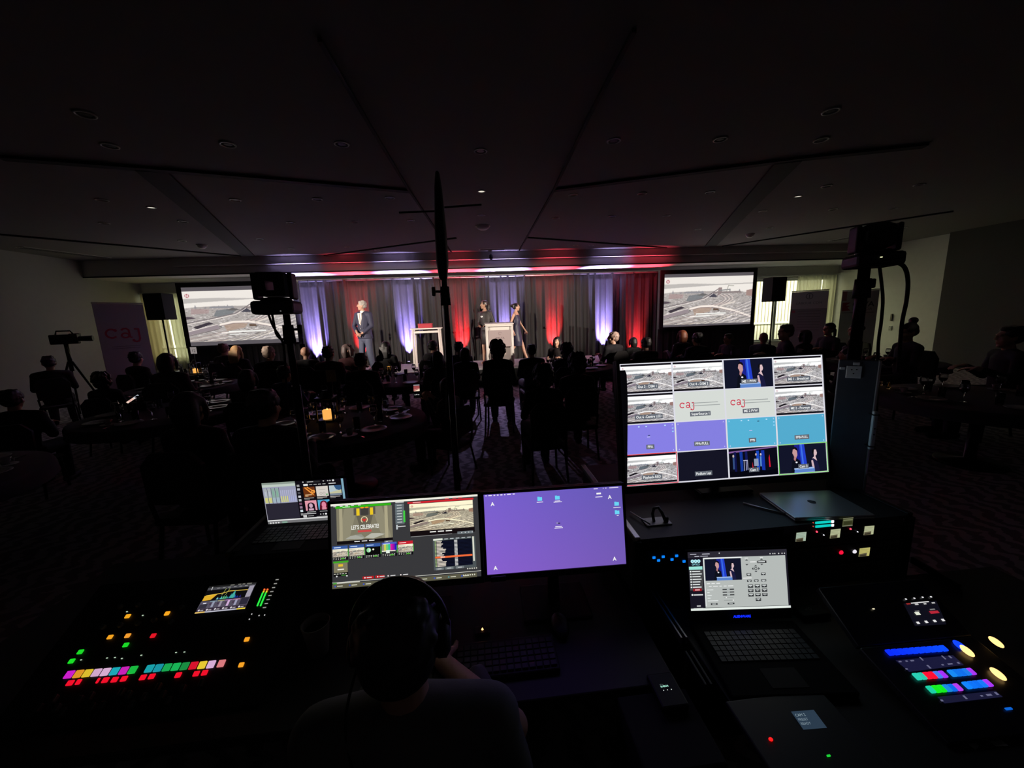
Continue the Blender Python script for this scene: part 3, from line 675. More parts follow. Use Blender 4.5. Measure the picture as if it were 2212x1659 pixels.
def hand(mb, w, d, palm_n, s=1., curl=.5, side=1):
    """palm and five bent fingers; w wrist, d pointing direction, palm_n out of the palm"""
    d = Vector(d).normalized(); n = Vector(palm_n); n = (n-d*n.dot(d)).normalized(); x = d.cross(n)*side; w = Vector(w)
    mb.tube([w-d*.01, w+d*.03, w+d*.085*s], [(.020*s, .024*s), (.018*s, .036*s), (.014*s, .038*s)], 10, up=x, round_ends=True)
    for i, (o, l) in enumerate(((-.030, .062), (-.011, .075), (.010, .080), (.029, .072))):
        b = w+d*.085*s+x*o*s; a1 = curl*.6; a2 = curl*1.3; a3 = curl*1.9
        p = [b-d*.01]; q = b
        for a, f in ((a1, .42), (a2, .32), (a3, .26)): q = q+(d*cos(a)+n*sin(a))*l*f*s; p.append(q)
        mb.tube(p, [.0095*s, .009*s, .0082*s, .007*s], 8, round_ends=True)
    b = w+d*.025*s+x*.03*s; t = (x*.75+d*.65+n*.25).normalized()
    mb.tube([b, b+t*.035*s, b+t*.055*s+(d*.8+n*.4).normalized()*.03*s], [.012*s, .0105*s, .0085*s], 8, round_ends=True)
def limb(mb, pts, rad, seg=12): mb.tube(pts, rad, seg, round_ends=True)

def seated_body(hy=0., hp=0., fem=False, raised=False, hx=.13, ez=.73):
    mb = MB(); sh = .165 if fem else .19; k = .9 if fem else 1.
    mb.tube([(0, 0, .47), (0, -.01, .62), (0, -.015, .80), (0, -.01, .95), (0, 0, 1.02)], [(.17, .12), (.14*k, .10), (.155*k, .11), (.165*k, .10), (.10, .07)], 16, up=(0, 1, 0))
    mb.tube([(-sh, -.005, .975), (0, -.012, 1.0), (sh, -.005, .975)], [.058*k, .07, .058*k], 12, round_ends=True)
    limb(mb, [(0, -.01, 1.0), (0, .005, 1.10)], [.058*k, .052*k])
    head_shapes(mb, (0, .01, 1.185), hy, hp, .98 if fem else 1.04)
    for s in (-1, 1):
        limb(mb, [(s*.085, .02, .53), (s*.12, .43, .52)], [.085*k, .062]); limb(mb, [(s*.12, .43, .51), (s*.12, .42, .28), (s*.12, .42, .08)], [.058, .054*k, .038])
        limb(mb, [(s*.12, .40, .045), (s*.13, .56, .035)], [.038, .028])
        limb(mb, [(s*sh*1.02, -.01, .97), (s*(sh+.055), .05, ez)], [.05*k, .04*k]); limb(mb, [(s*(sh+.055), .05, ez), (s*.07, .30, 1.02) if raised else (s*hx, .28, .85)], [.039*k, .027*k])
        if raised: hand(mb, (s*.07, .30, 1.02), (-s*.25, .55, .6), (-s*.5, .2, 0), 1., .7, -s)
        else: hand(mb, (s*hx, .28, .85), (-s*.35, .9, -.05), (0, 0, -1), 1., .45, -s)
    return mb
def seated_top(fem=False, collar=False, raised=False):
    mb = MB(); sh = .165 if fem else .19; k = .9 if fem else 1.
    mb.tube([(0, 0, .50), (0, -.01, .62), (0, -.015, .80), (0, -.01, .95), (0, -.005, 1.025)], [(.185, .135), (.155*k, .115), (.172*k, .125), (.182*k, .116), (.095, .078)], 16, up=(0, 1, 0))
    mb.tube([(-sh, -.005, .975), (0, -.014, .998), (sh, -.005, .975)], [.072*k, .082, .072*k], 12, round_ends=True)
    for s in (-1, 1): limb(mb, [(s*sh*1.02, -.01, .97), (s*(sh+.055), .05, .73)], [.064*k, .052*k]); mb.tube([(s*(sh+.055), .05, .73), (s*.08, .28, 1.0) if raised else (s*.14, .255, .84)], [.052*k, .038*k], 12)
    if collar: mb.tube([(0, -.008, 1.01), (0, -.004, 1.05)], [.068, .062], 14)
    return mb
def seated_legs(fem=False):
    mb = MB()
    mb.tube([(0, -.02, .455), (0, 0, .58)], [(.17, .12), (.17, .125)], 14, up=(0, 1, 0))
    for s in (-1, 1):
        limb(mb, [(s*.085, .02, .54), (s*.12, .43, .53)], [.10, .075]); mb.tube([(s*.12, .43, .52), (s*.12, .42, .28), (s*.12, .42, .07)], [.072, .068, .058], 12, round_ends=False)
    return mb
def seated_shoe(s):
    mb = MB(); mb.tube([(s*.12, .37, .05), (s*.122, .47, .045), (s*.13, .60, .035)], [(.046, .045), (.046, .040), (.036, .028)], 12, round_ends=True)
    return mb
COLS = {}
def cm(hexs, kind='cloth'):
    k = kind+hexs
    if k not in COLS: COLS[k] = mat(kind+'_'+hexs, srgb(hexs), .85 if kind == 'cloth' else .55, noise=.15, nscale=60, bump=.15)
    return COLS[k]
_proto = {}
def proto(kind, *a):
    key = (kind,)+a
    if key not in _proto:
        if kind == 'body': o = remesh(seated_body(radians(a[0]), radians(a[1]), a[2], a[3]), 'body', SKIN, .009, 3)
        elif kind == 'top': o = remesh(seated_top(a[0], a[1], a[2]), 'top', cm('202022'), .014, 5)
        elif kind == 'legs': o = remesh(seated_legs(a[0]), 'trousers', cm('151518'), .014, 5)
        elif kind == 'shoe': o = remesh(seated_shoe(a[0]), 'shoe', BLACK, .01, 2)
        elif kind == 'hair':
            R = Euler((radians(a[2]), 0, radians(a[1]))); s = .98 if a[3] else 1.04
            o = remesh(hair_cap((0, .01, 1.185), radians(a[1]), radians(a[2]), s, a[0], 5), 'hair', cm('1a1412', 'hair'), .009, 2)
        _proto[key] = o.data; bpy.data.objects.remove(o)
    return _proto[key]
def put(name, me, m, parent):
    o = link(name, me, parent); 
    if m is not None and me.materials[0] != m:
        o.material_slots[0].link = 'OBJECT'; o.material_slots[0].material = m
    return o
def sitter(px, py, dep, label, hair='short', hcol='241c18', top='1c1c20', fem=False, yaw=0, hy=0, hp=0, skin=None, collar=False, group='guests seated at the banquet tables', raised=False):
    """guest whose head top is seen at px, py when the head is dep metres ahead"""
    P = atY(px, py, dep); s = min(1.13, max(.86, P.z/1.315))
    t = thing('person', label, 'person', (P.x, P.y, 0), (0, 0, radians(yaw)), group); t.scale = (s, s, s)
    hy = max(-75, min(75, hy)); hy = 25*round(hy/25); hp = 15*round(hp/15)
    put('body', proto('body', hy, hp, fem, raised), skin or SKIN, t)
    put('top', proto('top', fem, collar, raised), cm(top), t); put('trousers', proto('legs', fem), cm('131316'), t); [put('shoe', proto('shoe', q), None, t) for q in (-1, 1)]
    if hair != 'bald': put('hair', proto('hair', hair, hy, hp, fem), cm(hcol, 'hair'), t)
    GUESTS.append((t, P, yaw)); return t
GUESTS = []
# ---- banquet chair
CH = mat('chair_black_fabric', (.014, .013, .014), .85)
_chair = []
def chair(loc, yaw, label):
    if not _chair:
        t = thing('banquet_chair', label, 'chair', loc, (0, 0, radians(yaw)), 'black banquet chairs around the tables')
        MB().box((0, 0, .41), (.44, .44, .055), .025).build('seat', CH, t)
        MB().prism([(-.2, .56), (.2, .56), (.21, .84), (.13, .93), (-.13, .93), (-.21, .84)], -.235, -.20).build('backrest', CH, t)
        [MB().tube([(q*.19, -.2, .40), (q*.2, -.225, .58)], .014, 8).build('back_post', BMETAL, t) for q in (-1, 1)]
        for sx in (-1, 1):
            for sy in (-1, 1): MB().tube([(sx*.19, sy*.18, .39), (sx*.205, sy*.20 if sy > 0 else -.26, 0)], .014, 8).build('leg', BMETAL, t)
        _chair.append(t); return t
    return dup(_chair[0], loc, (0, 0, radians(yaw)), label)

G = sitter
# label, hair ... listed from the left wall to the right wall
G(102, 770, 8.0, 'dark-clothed guest bent forward in front of the camera tripod', 'short', '120e0c', '101012', yaw=40, hp=-15)
G(218, 806, 6.2, 'dark-haired guest sitting between the camera tripod and the caj banner', 'curly', '0d0b0a', '0e0e10', True, yaw=10)
G(290, 760, 8.0, 'guest resting a hand near the cheek before the caj banner', 'short', '120f0d', '121214', yaw=-20, hy=25)
G(357, 762, 6.2, 'round-headed guest right of the caj banner', 'bob', '2a1a16', '141012', True, yaw=5)
G(481, 742, 9.4, 'guest with short brown-grey hair under the left projection screen', 'short', '6d5440', '1c1a1a', yaw=-15)
G(509, 746, 8.7, 'guest with long bright blond hair under the left projection screen', 'long', 'c9a070', '141214', True, yaw=-5)
G(579, 748, 7.6, 'guest with short silver hair left of the near tripod head', 'short', 'a89484', '161618', yaw=15, hy=-25, collar=True)
G(658, 749, 8.2, 'bald guest in front of the leftmost violet uplight', 'bald', '000000', '101014', yaw=5, skin=SKIN2)
G(707, 748, 7.2, 'dark-haired guest in a dark red jacket', 'short', '0e0c0c', '3a1016', yaw=-10)
G(750, 743, 8.0, 'guest with light swept-back hair and a red-rimmed profile', 'bob', '5a4a48', '40141a', True, yaw=-20, hy=-50)
G(778, 763, 6.0, 'guest with black hair seated below the grey-haired presenter', 'short', '080707', '0a0a0c', yaw=-5)
G(832, 737, 8.4, 'slim dark-haired guest left of the white side table', 'long', '0c0a0a', '101012', True, yaw=-15)
G(934, 736, 8.4, 'guest in a dark suit in front of the white side table legs', 'short', '120c0a', '0c0c10', yaw=-35, collar=True)
G(943, 758, 6.2, 'guest in a grey sweater leaning left beside the antenna pole', 'bob', '1c1614', '3a3a38', True, yaw=25)
G(991, 738, 7.8, 'short-haired guest right of the antenna pole', 'short', '0f0c0c', '0c0c0e', yaw=10, hy=-25)
G(1004, 750, 6.9, 'dark-haired guest sitting just behind the guest by the antenna pole', 'bob', '0a0808', '0b0b0d', True, yaw=5)
G(1074, 737, 6.1, 'guest with a wide black curly hairdo and pale collar before the lectern', 'curly', '060505', '0b0b0c', True, yaw=-8, collar=True)
G(1148, 744, 7.1, 'guest with dark hair below the woman in navy', 'short', '0c0a0a', '0e0c10', yaw=5)
G(1203, 727, 9.0, 'guest with long dark hair in front of the red uplight', 'long', '100a0a', '1a1012', True, yaw=150, hy=0)
G(1224, 743, 6.6, 'guest with full dark hair beside the small amber candle', 'curly', '0a0808', '0c0c0e', True, yaw=-10)
G(1325, 717, 8.2, 'guest with grey hair and glasses turned towards the stage middle', 'short', '8a7468', '15151c', yaw=25, hy=50, collar=True)
G(1368, 728, 9.0, 'dark-haired guest below the rightmost red uplight', 'bob', '100c0e', '101014', True, yaw=10)
G(1396, 729, 7.2, 'guest with round dark hair right of the guest with glasses', 'short', '100c0c', '111116', yaw=5)
G(1172, 790, 4.1, 'large shape of a curly-haired guest seated near the desk, left of two', 'curly', '0b0a0a', '090909', True, yaw=5)
G(1246, 765, 4.7, 'large shape of a curly-haired guest seated near the desk, right of two', 'curly', '0d0c0b', '0b0b0b', True, yaw=0)
G(1474, 713, 8.3, 'guest with orange-lit hair under the right projection screen', 'bob', '6e3a24', '1a1e26', True, yaw=15)  # orange light put into this hair colour
G(1507, 719, 7.4, 'broad guest in a dark suit under the right projection screen', 'short', '2c2c30', '191d25', yaw=10)
G(1574, 721, 8.3, 'guest facing left under the right projection screen', 'short', '3a2c28', '1a1d24', yaw=95, hy=0)
G(1650, 718, 7.6, 'guest tilting a bare head in front of the wide window', 'bald', '000000', '1b2027', yaw=-60, hp=-15, skin=SKIN2)
G(1700, 694, 6.4, 'tall guest with light hair and a lit cheek in front of the round-emblem banner', 'short', '5a5248', '1a2430', yaw=60, hy=25)
G(1740, 712, 7.0, 'guest with brown hair between two banners', 'bob', '2c2420', '20201f', True, yaw=20)
G(1793, 697, 7.5, 'guest in profile facing left before the curtain edge', 'pony', '0e0c0b', '121212', True, yaw=90)
G(1848, 700, 7.6, 'guest behind the right camera stand pole', 'bun', '100e0d', '161616', True, yaw=60)
G(1838, 746, 4.6, 'guest with a rim-lit round head near the white plate of the case', 'short', '1c1a18', '101010', yaw=25)
G(1968, 692, 5.4, 'guest with a topknot leaning against the yellow-lit wall', 'topknot', '0a0908', '0a0a0a', True, yaw=75, hp=-15)
G(2188, 704, 4.2, 'barely visible guest at the right edge of the hall', 'short', '0a0a0a', '0a0a0a', yaw=60)
G(566, 842, 2.85, 'near guest with a rim-lit head left of the camera stand', 'short', '1a1918', '0f0f0f', yaw=-10)
G(402, 845, 3.0, 'near guest with shoulder-length hair at the dark left table', 'bob', '151413', '0e0e0e', True, yaw=-5)
G(532, 797, 5.0, 'guest with a tall rounded hairdo behind the near guests', 'bob', '161413', '0d0d0d', True, yaw=0)
G(613, 790, 5.7, 'guest in a blue shirt right behind the left camera stand', 'short', '0b0a0a', '2a3050', yaw=-20)
G(20, 842, 4.6, 'guest cut off by the left edge of the picture', 'short', '0b0a0a', '0c0c0c', yaw=20)
G(965, 815, 4.4, 'near guest with a grey shawl at the foot of the antenna pole', 'bob', '161413', '2c2c2b', True, yaw=60, hy=-50, raised=True)
for i, (t, P, yw) in enumerate(GUESTS):
    lab = 'black banquet chair under the '+t['label'].replace('large shape of a ', '').replace('barely visible ', '')
    wds = lab.split()
    c_ = chair((P.x, P.y, 0), yw, ' '.join(wds[:16])); c_.scale = t.scale
# raised forearm of the guest near the banner, phone screens held by guests
def phone(px, py, dep, rot, label, paint, sx=.07, sy=.145, flat=False):
    P = atZ(px, py, dep) if flat else atY(px, py, dep); t = thing('smartphone', label, 'phone', P, rot)
    MB().box((0, .004, 0), (sx+.006, .008, sy+.008), .003).build('body', BLACK, t)
    p = Panel(sx*1000, sy*1000, sx, sy, (.02, .02, .02), .0002); paint(p); p.build('screen', SCREEN, t, (0, -.0005, 0)); return t
def ph1(p): p.rect(0, 0, 70, 145, (.93, .78, .72)); p.rect(0, 0, 70, 60, (.82, .86, .9)); p.rect(10, 8, 60, 50, (.2, .2, .22)); p.line([(5, 60), (66, 20)], 8, (.95, .93, .9)); p.rect(8, 80, 60, 120, (.85, .66, .62)); p.rect(8, 125, 60, 140, (.95, .85, .78))
t = thing('clutch_bag', 'small black clutch bag under the bright phone on the left table', 'bag', (-4.45, 5.42, .7535)); MB().box((0, 0, .055), (.24, .10, .11), .02).build('body', BLACK, t); MB().box((0, -.052, .085), (.05, .004, .012), .001).build('clasp', BMETAL, t)
phone(287, 862, .915, (-1.0, .12, -.62), 'bright phone screen lying tilted on a black bag on the left table', ph1, flat=True)
def ph2(p): p.rect(0, 0, 70, 8, (.8, .8, .85)); p.rect(0, 14, 70, 78, (.62, .30, .30)); p.poly([(0, 78), (70, 50), (70, 78)], (.95, .85, .75)); p.line([(0, 62), (70, 46)], 4, (.85, .65, .6)); p.ell(15, 120, 6, 6, (.8, .8, .8)); p.ell(36, 118, 7, 7, (.85, .85, .85)); p.ell(58, 120, 6, 6, (.8, .8, .8))
phone(901, 845, 4.62, (-.25, 0, 0), 'phone filming the stage held up left of the antenna pole', ph2, .08, .155)

# ---- banquet tables
TC = mat('table_linen_dark', (.05, .048, .055), .9, bump=.1, nscale=200)
def linen(r, h):
    n = 72; vs = [(0, 0, h)]; f = []
    prof = [(r*.5, 0), (r*.98, 0), (r, -.006), (r+.012, -.03), (r+.015, -.09), (r+.02, -.125)]
    for q, dz in prof:
        for k in range(n): a = 2*pi*k/n; w = 1+(.03*sin(a*9)+.012*sin(a*17))*(max(0, -dz-.03)/h); vs.append((q*w*cos(a), q*w*sin(a), h+dz))
    f += [(0, 1+k, 1+(k+1) % n) for k in range(n)]
    for j in range(len(prof)-1): f += [(1+j*n+k, 1+(j+1)*n+k, 1+(j+1)*n+(k+1) % n, 1+j*n+(k+1) % n) for k in range(n)]
    return MB().add(vs, f, True)
_tab = []
def round_table(x, y, label, r=.86):
    if not _tab:
        t = thing('banquet_table', label, 'table', (x, y, 0), group='round banquet tables')
        MB().lathe((0, 0, 0), [(r-.015, .72), (r-.015, .748)], 40, False).build('tabletop', MATTE, t)
        linen(r, .752).build('tablecloth', TC, t)
        MB().lathe((0, 0, 0), [(.30, 0), (.28, .03), (.05, .06), (.045, .70), (.2, .715)], 20).build('pedestal', BMETAL, t)
        _tab.append(t); return t
    return dup(_tab[0], (x, y, 0), label=label)
TABS = [(-1.45, 4.15, 'round table with the large amber lantern, nearest to the desk', 'the near table with the large amber lantern'),
        (-1.3, 7.1, 'round table with glinting glasses below the white side table', 'the table below the white side table'),
        (-6.65, 10.0, 'round table with a number sign under the left loudspeaker', 'the table with the number sign'),
        (-4.0, 5.2, 'round table behind the guests at the left', 'the table in front of the left projection screen'),
        (1.95, 7.7, 'round table with a small amber candle right of the lectern', 'the table right of the lectern'),
        (4.15, 6.0, 'round table under the right projection screen', 'the table under the right projection screen'),
        (7.35, 6.3, 'round table beside the wall banners', 'the table beside the wall banners'),
        (5.45, 3.6, 'dark round table with an orange candle at the right', 'the dark table at the right'),
        (-4.3, 2.95, 'dark round table at the left with a few glints', 'the dark table at the left'),
        (-5.35, 7.55, 'round table right of the caj banner', 'the table right of the caj banner')]
for x, y, l, _ in TABS: round_table(x, y, l)
PLATE = mat('white_china', (.50, .50, .52), .2); SIL = mat('polished_steel', (.75, .75, .77), .12, 1.); WINE = mat('red_wine', (.12, .005, .015), .05, trans=.4)
gl0 = thing('wine_glass', '', 'glass'); MB().lathe((0, 0, 0), [(.034, 0), (.034, .003), (.006, .008), (.004, .02), (.004, .085), (.012, .095), (.032, .115), (.040, .145), (.036, .185), (.032, .205), (.0305, .205), (.0345, .185), (.0385, .145), (.031, .118), (.010, .098), (.001, .096)], 18).build('bowl', GLASS, gl0)
MB().lathe((0, 0, 0), [(.001, .0975), (.030, .118), (.0375, .142), (.001, .142)], 14).build('wine', WINE, gl0)
wt0 = thing('water_glass', '', 'glass'); MB().lathe((0, 0, 0), [(.028, 0), (.034, .12), (.0325, .12), (.026, .006), (.001, .006)], 16).build('tumbler', GLASS, wt0)
pl0 = tag(MB().lathe((0, 0, 0), [(.06, 0), (.065, .004), (.10, .016), (.125, .022), (.124, .025), (.10, .020), (.06, .008), (.001, .007)], 30).build('dinner_plate', PLATE), '', 'plate')
cp0 = thing('coffee_cup', '', 'cup'); MB().lathe((0, 0, 0), [(.022, .012), (.038, .07), (.036, .07), (.020, .016), (.001, .016)], 16).build('bowl', PLATE, cp0); MB().lathe((0, 0, 0), [(.03, 0), (.07, .012), (.068, .015), (.03, .006), (.001, .006)], 20).build('saucer', PLATE, cp0); MB().tube([(.036, 0, .06), (.055, 0, .055), (.052, 0, .035), (.03, 0, .03)], .004, 6).build('handle', PLATE, cp0)
kn0 = thing('table_knife', '', 'cutlery'); MB().box((0, .05, .003), (.014, .11, .002), .001).build('blade', SIL, kn0); MB().box((0, -.05, .004), (.012, .10, .006), .002).build('grip', SIL, kn0)
used = set()
def place(p0, x, y, label, group, rz=0.):
    loc = (x, y, .7535)
    if p0.name not in used:
        used.add(p0.name); p0.location = loc; p0.rotation_euler = (0, 0, rz); p0['label'] = label; p0['group'] = group; return p0
    return dup(p0, loc, (0, 0, rz), label, group)
rs = random.Random(21)
for ti, (tx, ty, _, nm) in enumerate(TABS):
    n = 8 if ti not in (7, 8) else 6
    for k in range(n):
        a = 2*pi*k/n+.3*ti; cx, sx = cos(a), sin(a)
        place(pl0, tx+.60*cx, ty+.60*sx, 'white plate set on '+nm, 'plates on '+nm, rs.random())
        place(gl0, tx+.42*cx-.13*sx+rs.uniform(-.02, .02), ty+.42*sx+.13*cx, 'stemmed wine glass on '+nm, 'wine glasses on '+nm)
        place(wt0, tx+.40*cx+.06*sx, ty+.40*sx-.06*cx, 'clear water tumbler on '+nm, 'water tumblers on '+nm)
        if k % 2 == 0: place(cp0, tx+.56*cx-.24*sx, ty+.56*sx+.24*cx, 'white coffee cup on a saucer on '+nm, 'coffee cups on '+nm, a)
        if k % 2: place(kn0, tx+.62*cx+.17*sx, ty+.62*sx-.17*cx, 'steel knife on '+nm, 'knives on '+nm, a-pi/2)
# ---- lanterns and candles
AMB = glow('candle_amber', (1., .46, .10), 1.0); 
def lantern(x, y, s, label, em=AMB):
    t = thing('candle_lantern', label, 'lantern', (x, y, .7535)); t.scale = (s, s, s)
    MB().box((0, 0, .01), (.16, .16, .02), .004).build('base', BMETAL, t)
    f = MB()
    for a in (-1, 1):
        for b_ in (-1, 1): f.box((a*.07, b_*.07, .12), (.012, .012, .20))
    f.box((0, 0, .225), (.16, .16, .015), .003); f.build('frame', BMETAL, t)
    MB().lathe((0, 0, .232), [(.075, 0), (.05, .03), (.03, .045), (.03, .06), (.0, .065)], 4, False, rot=None).build('roof', BMETAL, t)
    MB().tube([(.025*cos(q), 0, .315+.025*sin(q)) for q in np.linspace(-.8, pi+.8, 12)], .003, 6).build('handle', BMETAL, t)
    MB().lathe((0, 0, .02), [(.044, 0), (.044, .082), (.036, .088), (.0, .084)], 18).build('candle', em, t)
    MB().ell((0, 0, .112), (.004, .004, .010)).build('flame', glow('flame', (1., .65, .2), 2.), t)
    return t
lantern(-1.64, 4.25, 1.15, 'large black lantern with a glowing amber candle on the near table')
lantern(-6.50, 9.53, 1.1, 'lantern glowing orange under the table number sign')
def votive(x, y, label, h=.075, r=.04):
    t = thing('votive_candle', label, 'candle', (x, y, .7535))
    MB().lathe((0, 0, 0), [(r*.8, 0), (r, .01), (r, h), (r*.94, h), (r*.9, .012), (.001, .012)], 16).build('glass_cup', GLASS, t)
    MB().lathe((0, 0, .013), [(r*.8, 0), (r*.8, h-.02), (.0, h-.024)], 14).build('wax', AMB, t)
P = atZ(841, 806, .7535); votive(P.x, P.y, 'amber candle on the glinting table left of the white side table', .14, .06)
P = atZ(1207, 789, .7535); votive(P.x, P.y, 'small amber candle below the woman with long dark hair', .11, .05)
P = atZ(1919, 840, .7535); votive(P.x, P.y, 'thin orange candle on the dark table at the right', .085, .02)
P = atZ(1904, 832, .7535); votive(P.x, P.y, 'tiny pale candle beside the thin orange candle', .05, .015)
# table number sign
P = atY(418, 757, 9.3); t = thing('table_number_sign', 'small white table number card reading 12 on a thin stand', 'sign', (P.x, P.y, .7535)); hz = P.z-.7535
MB().lathe((0, 0, 0), [(.05, 0), (.05, .008), (.006, .012), (.005, hz-.06)], 12).build('stand', BMETAL, t)
MB().box((0, 0, hz), (.13, .006, .15), .002).build('card', mat('card_white_glow', (.75, .68, .66), .6, emit=(.75, .66, .64), es=.35), t)  # slight glow added to the card so it looks lit
p = Panel(13, 15, .12, .14, None); p.text('12', 6.5, 11.5, 9, (.35, .3, .3), 'c'); p.build('number', PRINT, t, (0, -.0036, hz))
# number card beside the dark red jacket guest
P = atY(715, 812, 4.72); t = thing('table_number_sign', 'dim framed table number card between two guests near the lantern', 'sign', (P.x, P.y, .7535)); hz = max(.12, P.z-.7535)
MB().lathe((0, 0, 0), [(.05, 0), (.05, .008), (.006, .012), (.005, hz-.06)], 12).build('stand', BMETAL, t)
MB().box((0, 0, hz), (.11, .006, .14), .002).build('card', mat('card_grey', (.10, .10, .10), .6), t)
p = Panel(11, 14, .10, .13, None); p.text('7', 5.5, 10.5, 9, (.45, .45, .45), 'c'); p.build('number', PRINT, t, (0, -.0036, hz))

# ================================================================== SPEAKERS ON STAGE
def standing(mb, sh, hip, arms, legs, head, k=1., s=1., hs=1.04, fem=False):
    """arms: per side (elbow, wrist, dir, normal); legs: per side (knee, ankle)"""
    mb.tube([(0, 0, .90), (0, 0, 1.0), (0, 0, 1.12), (0, .008, 1.30), (0, -.005, 1.44), (0, -.005, 1.50)], [(hip, .11*k), (hip*.95, .105*k), (hip*.80, .095*k), (sh*.86, .115*k), (sh*.82, .10*k), (sh*.5, .07)], 18, up=(0, 1, 0), round_ends=True)
    mb.tube([(-sh*.9, -.005, 1.455), (0, -.01, 1.475), (sh*.9, -.005, 1.455)], [.055*k, .065, .055*k], 12, round_ends=True)
    limb(mb, [(0, -.01, 1.47), (0, .01, 1.60)], [.055*k, .050*k]); head_shapes(mb, (0, .015, 1.685), head, 0, hs)
    for i, sd in enumerate((-1, 1)):
        kn, an = legs[i]; limb(mb, [(sd*hip*.52, 0, .92), kn], [.088*k, .058*k]); limb(mb, [kn, ((kn[0]*.6+an[0]*.4), kn[1]*.6+an[1]*.4-.02, kn[2]*.6+an[2]*.4), an], [.055*k, .056*k, .034])
        limb(mb, [an, (an[0]+sd*.005, an[1]-.03, .035), (an[0]+sd*.01, an[1]+.13, .03)], [.034, .034, .024])
        el, wr, d, n = arms[i]; limb(mb, [(sd*sh, -.005, 1.45), el], [.050*k, .037*k]); limb(mb, [el, wr], [.037*k, .026*k]); hand(mb, wr, d, n, 1. if k > .95 else .9, .6, -sd)
def face_bits(t, c, yaw, s, iris, brow, lips=None):
    R = Euler((0, 0, yaw)).to_matrix(); c = Vector(c)
    for k in (-1, 1):
        MB().ell(c+R @ Vector((k*.031, .083, .008))*s, (.012*s, .008*s, .007*s)).build('eye', mat('eye_white', (.7, .68, .66), .2), t)
        MB().ell(c+R @ Vector((k*.031, .090, .008))*s, (.0055*s, .004*s, .0055*s)).build('iris', iris, t)
        MB().tube([c+R @ Vector((k*.016, .098, .028))*s, c+R @ Vector((k*.032, .097, .034))*s, c+R @ Vector((k*.050, .082, .028))*s], .0035*s, 6).build('eyebrow', brow, t)
    if lips: MB().ell(c+R @ Vector((0, .096, -.052))*s, (.020*s, .006*s, .008*s)).build('lips', lips, t)
IRIS = mat('iris_brown', (.04, .02, .01), .2)
NAVY = mat('navy_suit', srgb('2c2d44'), .7, noise=.1, nscale=150, bump=.1)
TROU = mat('slate_trousers', srgb('41465a'), .75, noise=.1, nscale=150, bump=.1)
def sh_tube(pts, rad, **k): m = MB(); m.tube(pts, rad, 18, up=(0, 1, 0), **k); return m
# -- presenter
t = thing('person', 'grey-haired man in a navy suit standing with clasped hands and looking left', 'person', (-2.93, 10.72, .503), (0, 0, radians(158)), 'presenters on the stage'); t.scale = (1.02,)*3
hy = radians(-50)
m = MB(); standing(m, .19, .165, [((-.265, .05, 1.17), (-.07, .205, .985), (.85, .35, -.35), (0, .3, -1)), ((.265, .05, 1.17), (.075, .215, 1.0), (-.85, .3, -.4), (0, -.3, -1))], [((-.115, .03, .49), (-.15, -.01, .085)), ((.11, .04, .49), (.16, .04, .085))], hy)
remesh(m, 'body', SKIN, .0065, 3, t)
m = MB(); m.tube([(0, 0, .84), (0, 0, .95), (0, 0, 1.10), (0, .008, 1.30), (0, -.005, 1.44), (0, -.008, 1.490)], [(.215, .155), (.200, .145), (.175, .128), (.192, .140), (.175, .115), (.080, .070)], 20, up=(0, 1, 0))
m.tube([(-.18, -.005, 1.46), (0, -.014, 1.475), (.18, -.005, 1.46)], [.078, .085, .078], 12, round_ends=True)
for sd in (-1, 1): limb(m, [(sd*.195, -.005, 1.45), (sd*.268, .05, 1.17)], [.070, .058]); m.tube([(sd*.268, .05, 1.17), (sd*.10, .185, 1.0)], [.058, .043], 12); m.tube([(sd*.03, .128, 1.10), (sd*.07, .125, 1.30), (sd*.065, .08, 1.48)], [(.03, .01), (.035, .012), (.02, .012)], 8, round_ends=True)
remesh(m, 'jacket', NAVY, .011, 4, t)
m = MB(); m.prism([(-.055, 1.50), (.055, 1.50), (.052, 1.36), (.008, 1.19), (-.008, 1.19), (-.052, 1.36)], .10, .151); m.tube([(0, .0, 1.47), (0, .008, 1.56)], [.074, .060], 14); remesh(m, 'shirt', mat('white_shirt', (.80, .76, .70), .7), .007, 3, t)
MB().prism([(-.014, 1.485), (.014, 1.485), (.010, 1.46), (.020, 1.24), (0, 1.215), (-.020, 1.24), (-.010, 1.46)], .150, .168).build('tie', mat('pale_tie', (.62, .50, .46), .6), t)
for z in (1.10, 1.03): MB().ell((.0, .146, z), (.010, .004, .010)).build('button', mat('button_grey', (.55, .52, .5), .4), t)
m = MB(); m.tube([(0, 0, .84), (0, 0, 1.02)], [(.178, .125), (.165, .115)], 16, up=(0, 1, 0), round_ends=True)
for sd, kx, ky, ax, ay in ((-1, -.115, .03, -.15, -.01), (1, .11, .04, .16, .04)): m.tube([(sd*.085, 0, .90), (kx, ky, .49), (ax, ay, .06)], [.105, .078, .064], 14, round_ends=False)
remesh(m, 'trousers', TROU, .011, 3, t)
for ax, ay in ((-.155, -.01), (.165, .04)): MB().tube([(ax, ay-.04, .045), (ax, ay+.05, .045), (ax*1.05, ay+.19, .03)], [(.044, .045), (.047, .04), (.032, .025)], 12, round_ends=True).build('shoe', mat('black_leather', (.015, .012, .012), .25), t)
remesh(hair_cap((0, .015, 1.685), hy, 0, 1.04, 'short', 9), 'hair', mat('silver_hair', srgb('a9a29a'), .5, noise=.3, nscale=90), .007, 2, t)
face_bits(t, (0, .015, 1.685), hy, 1.04, IRIS, mat('grey_brow', (.25, .22, .2), .7))
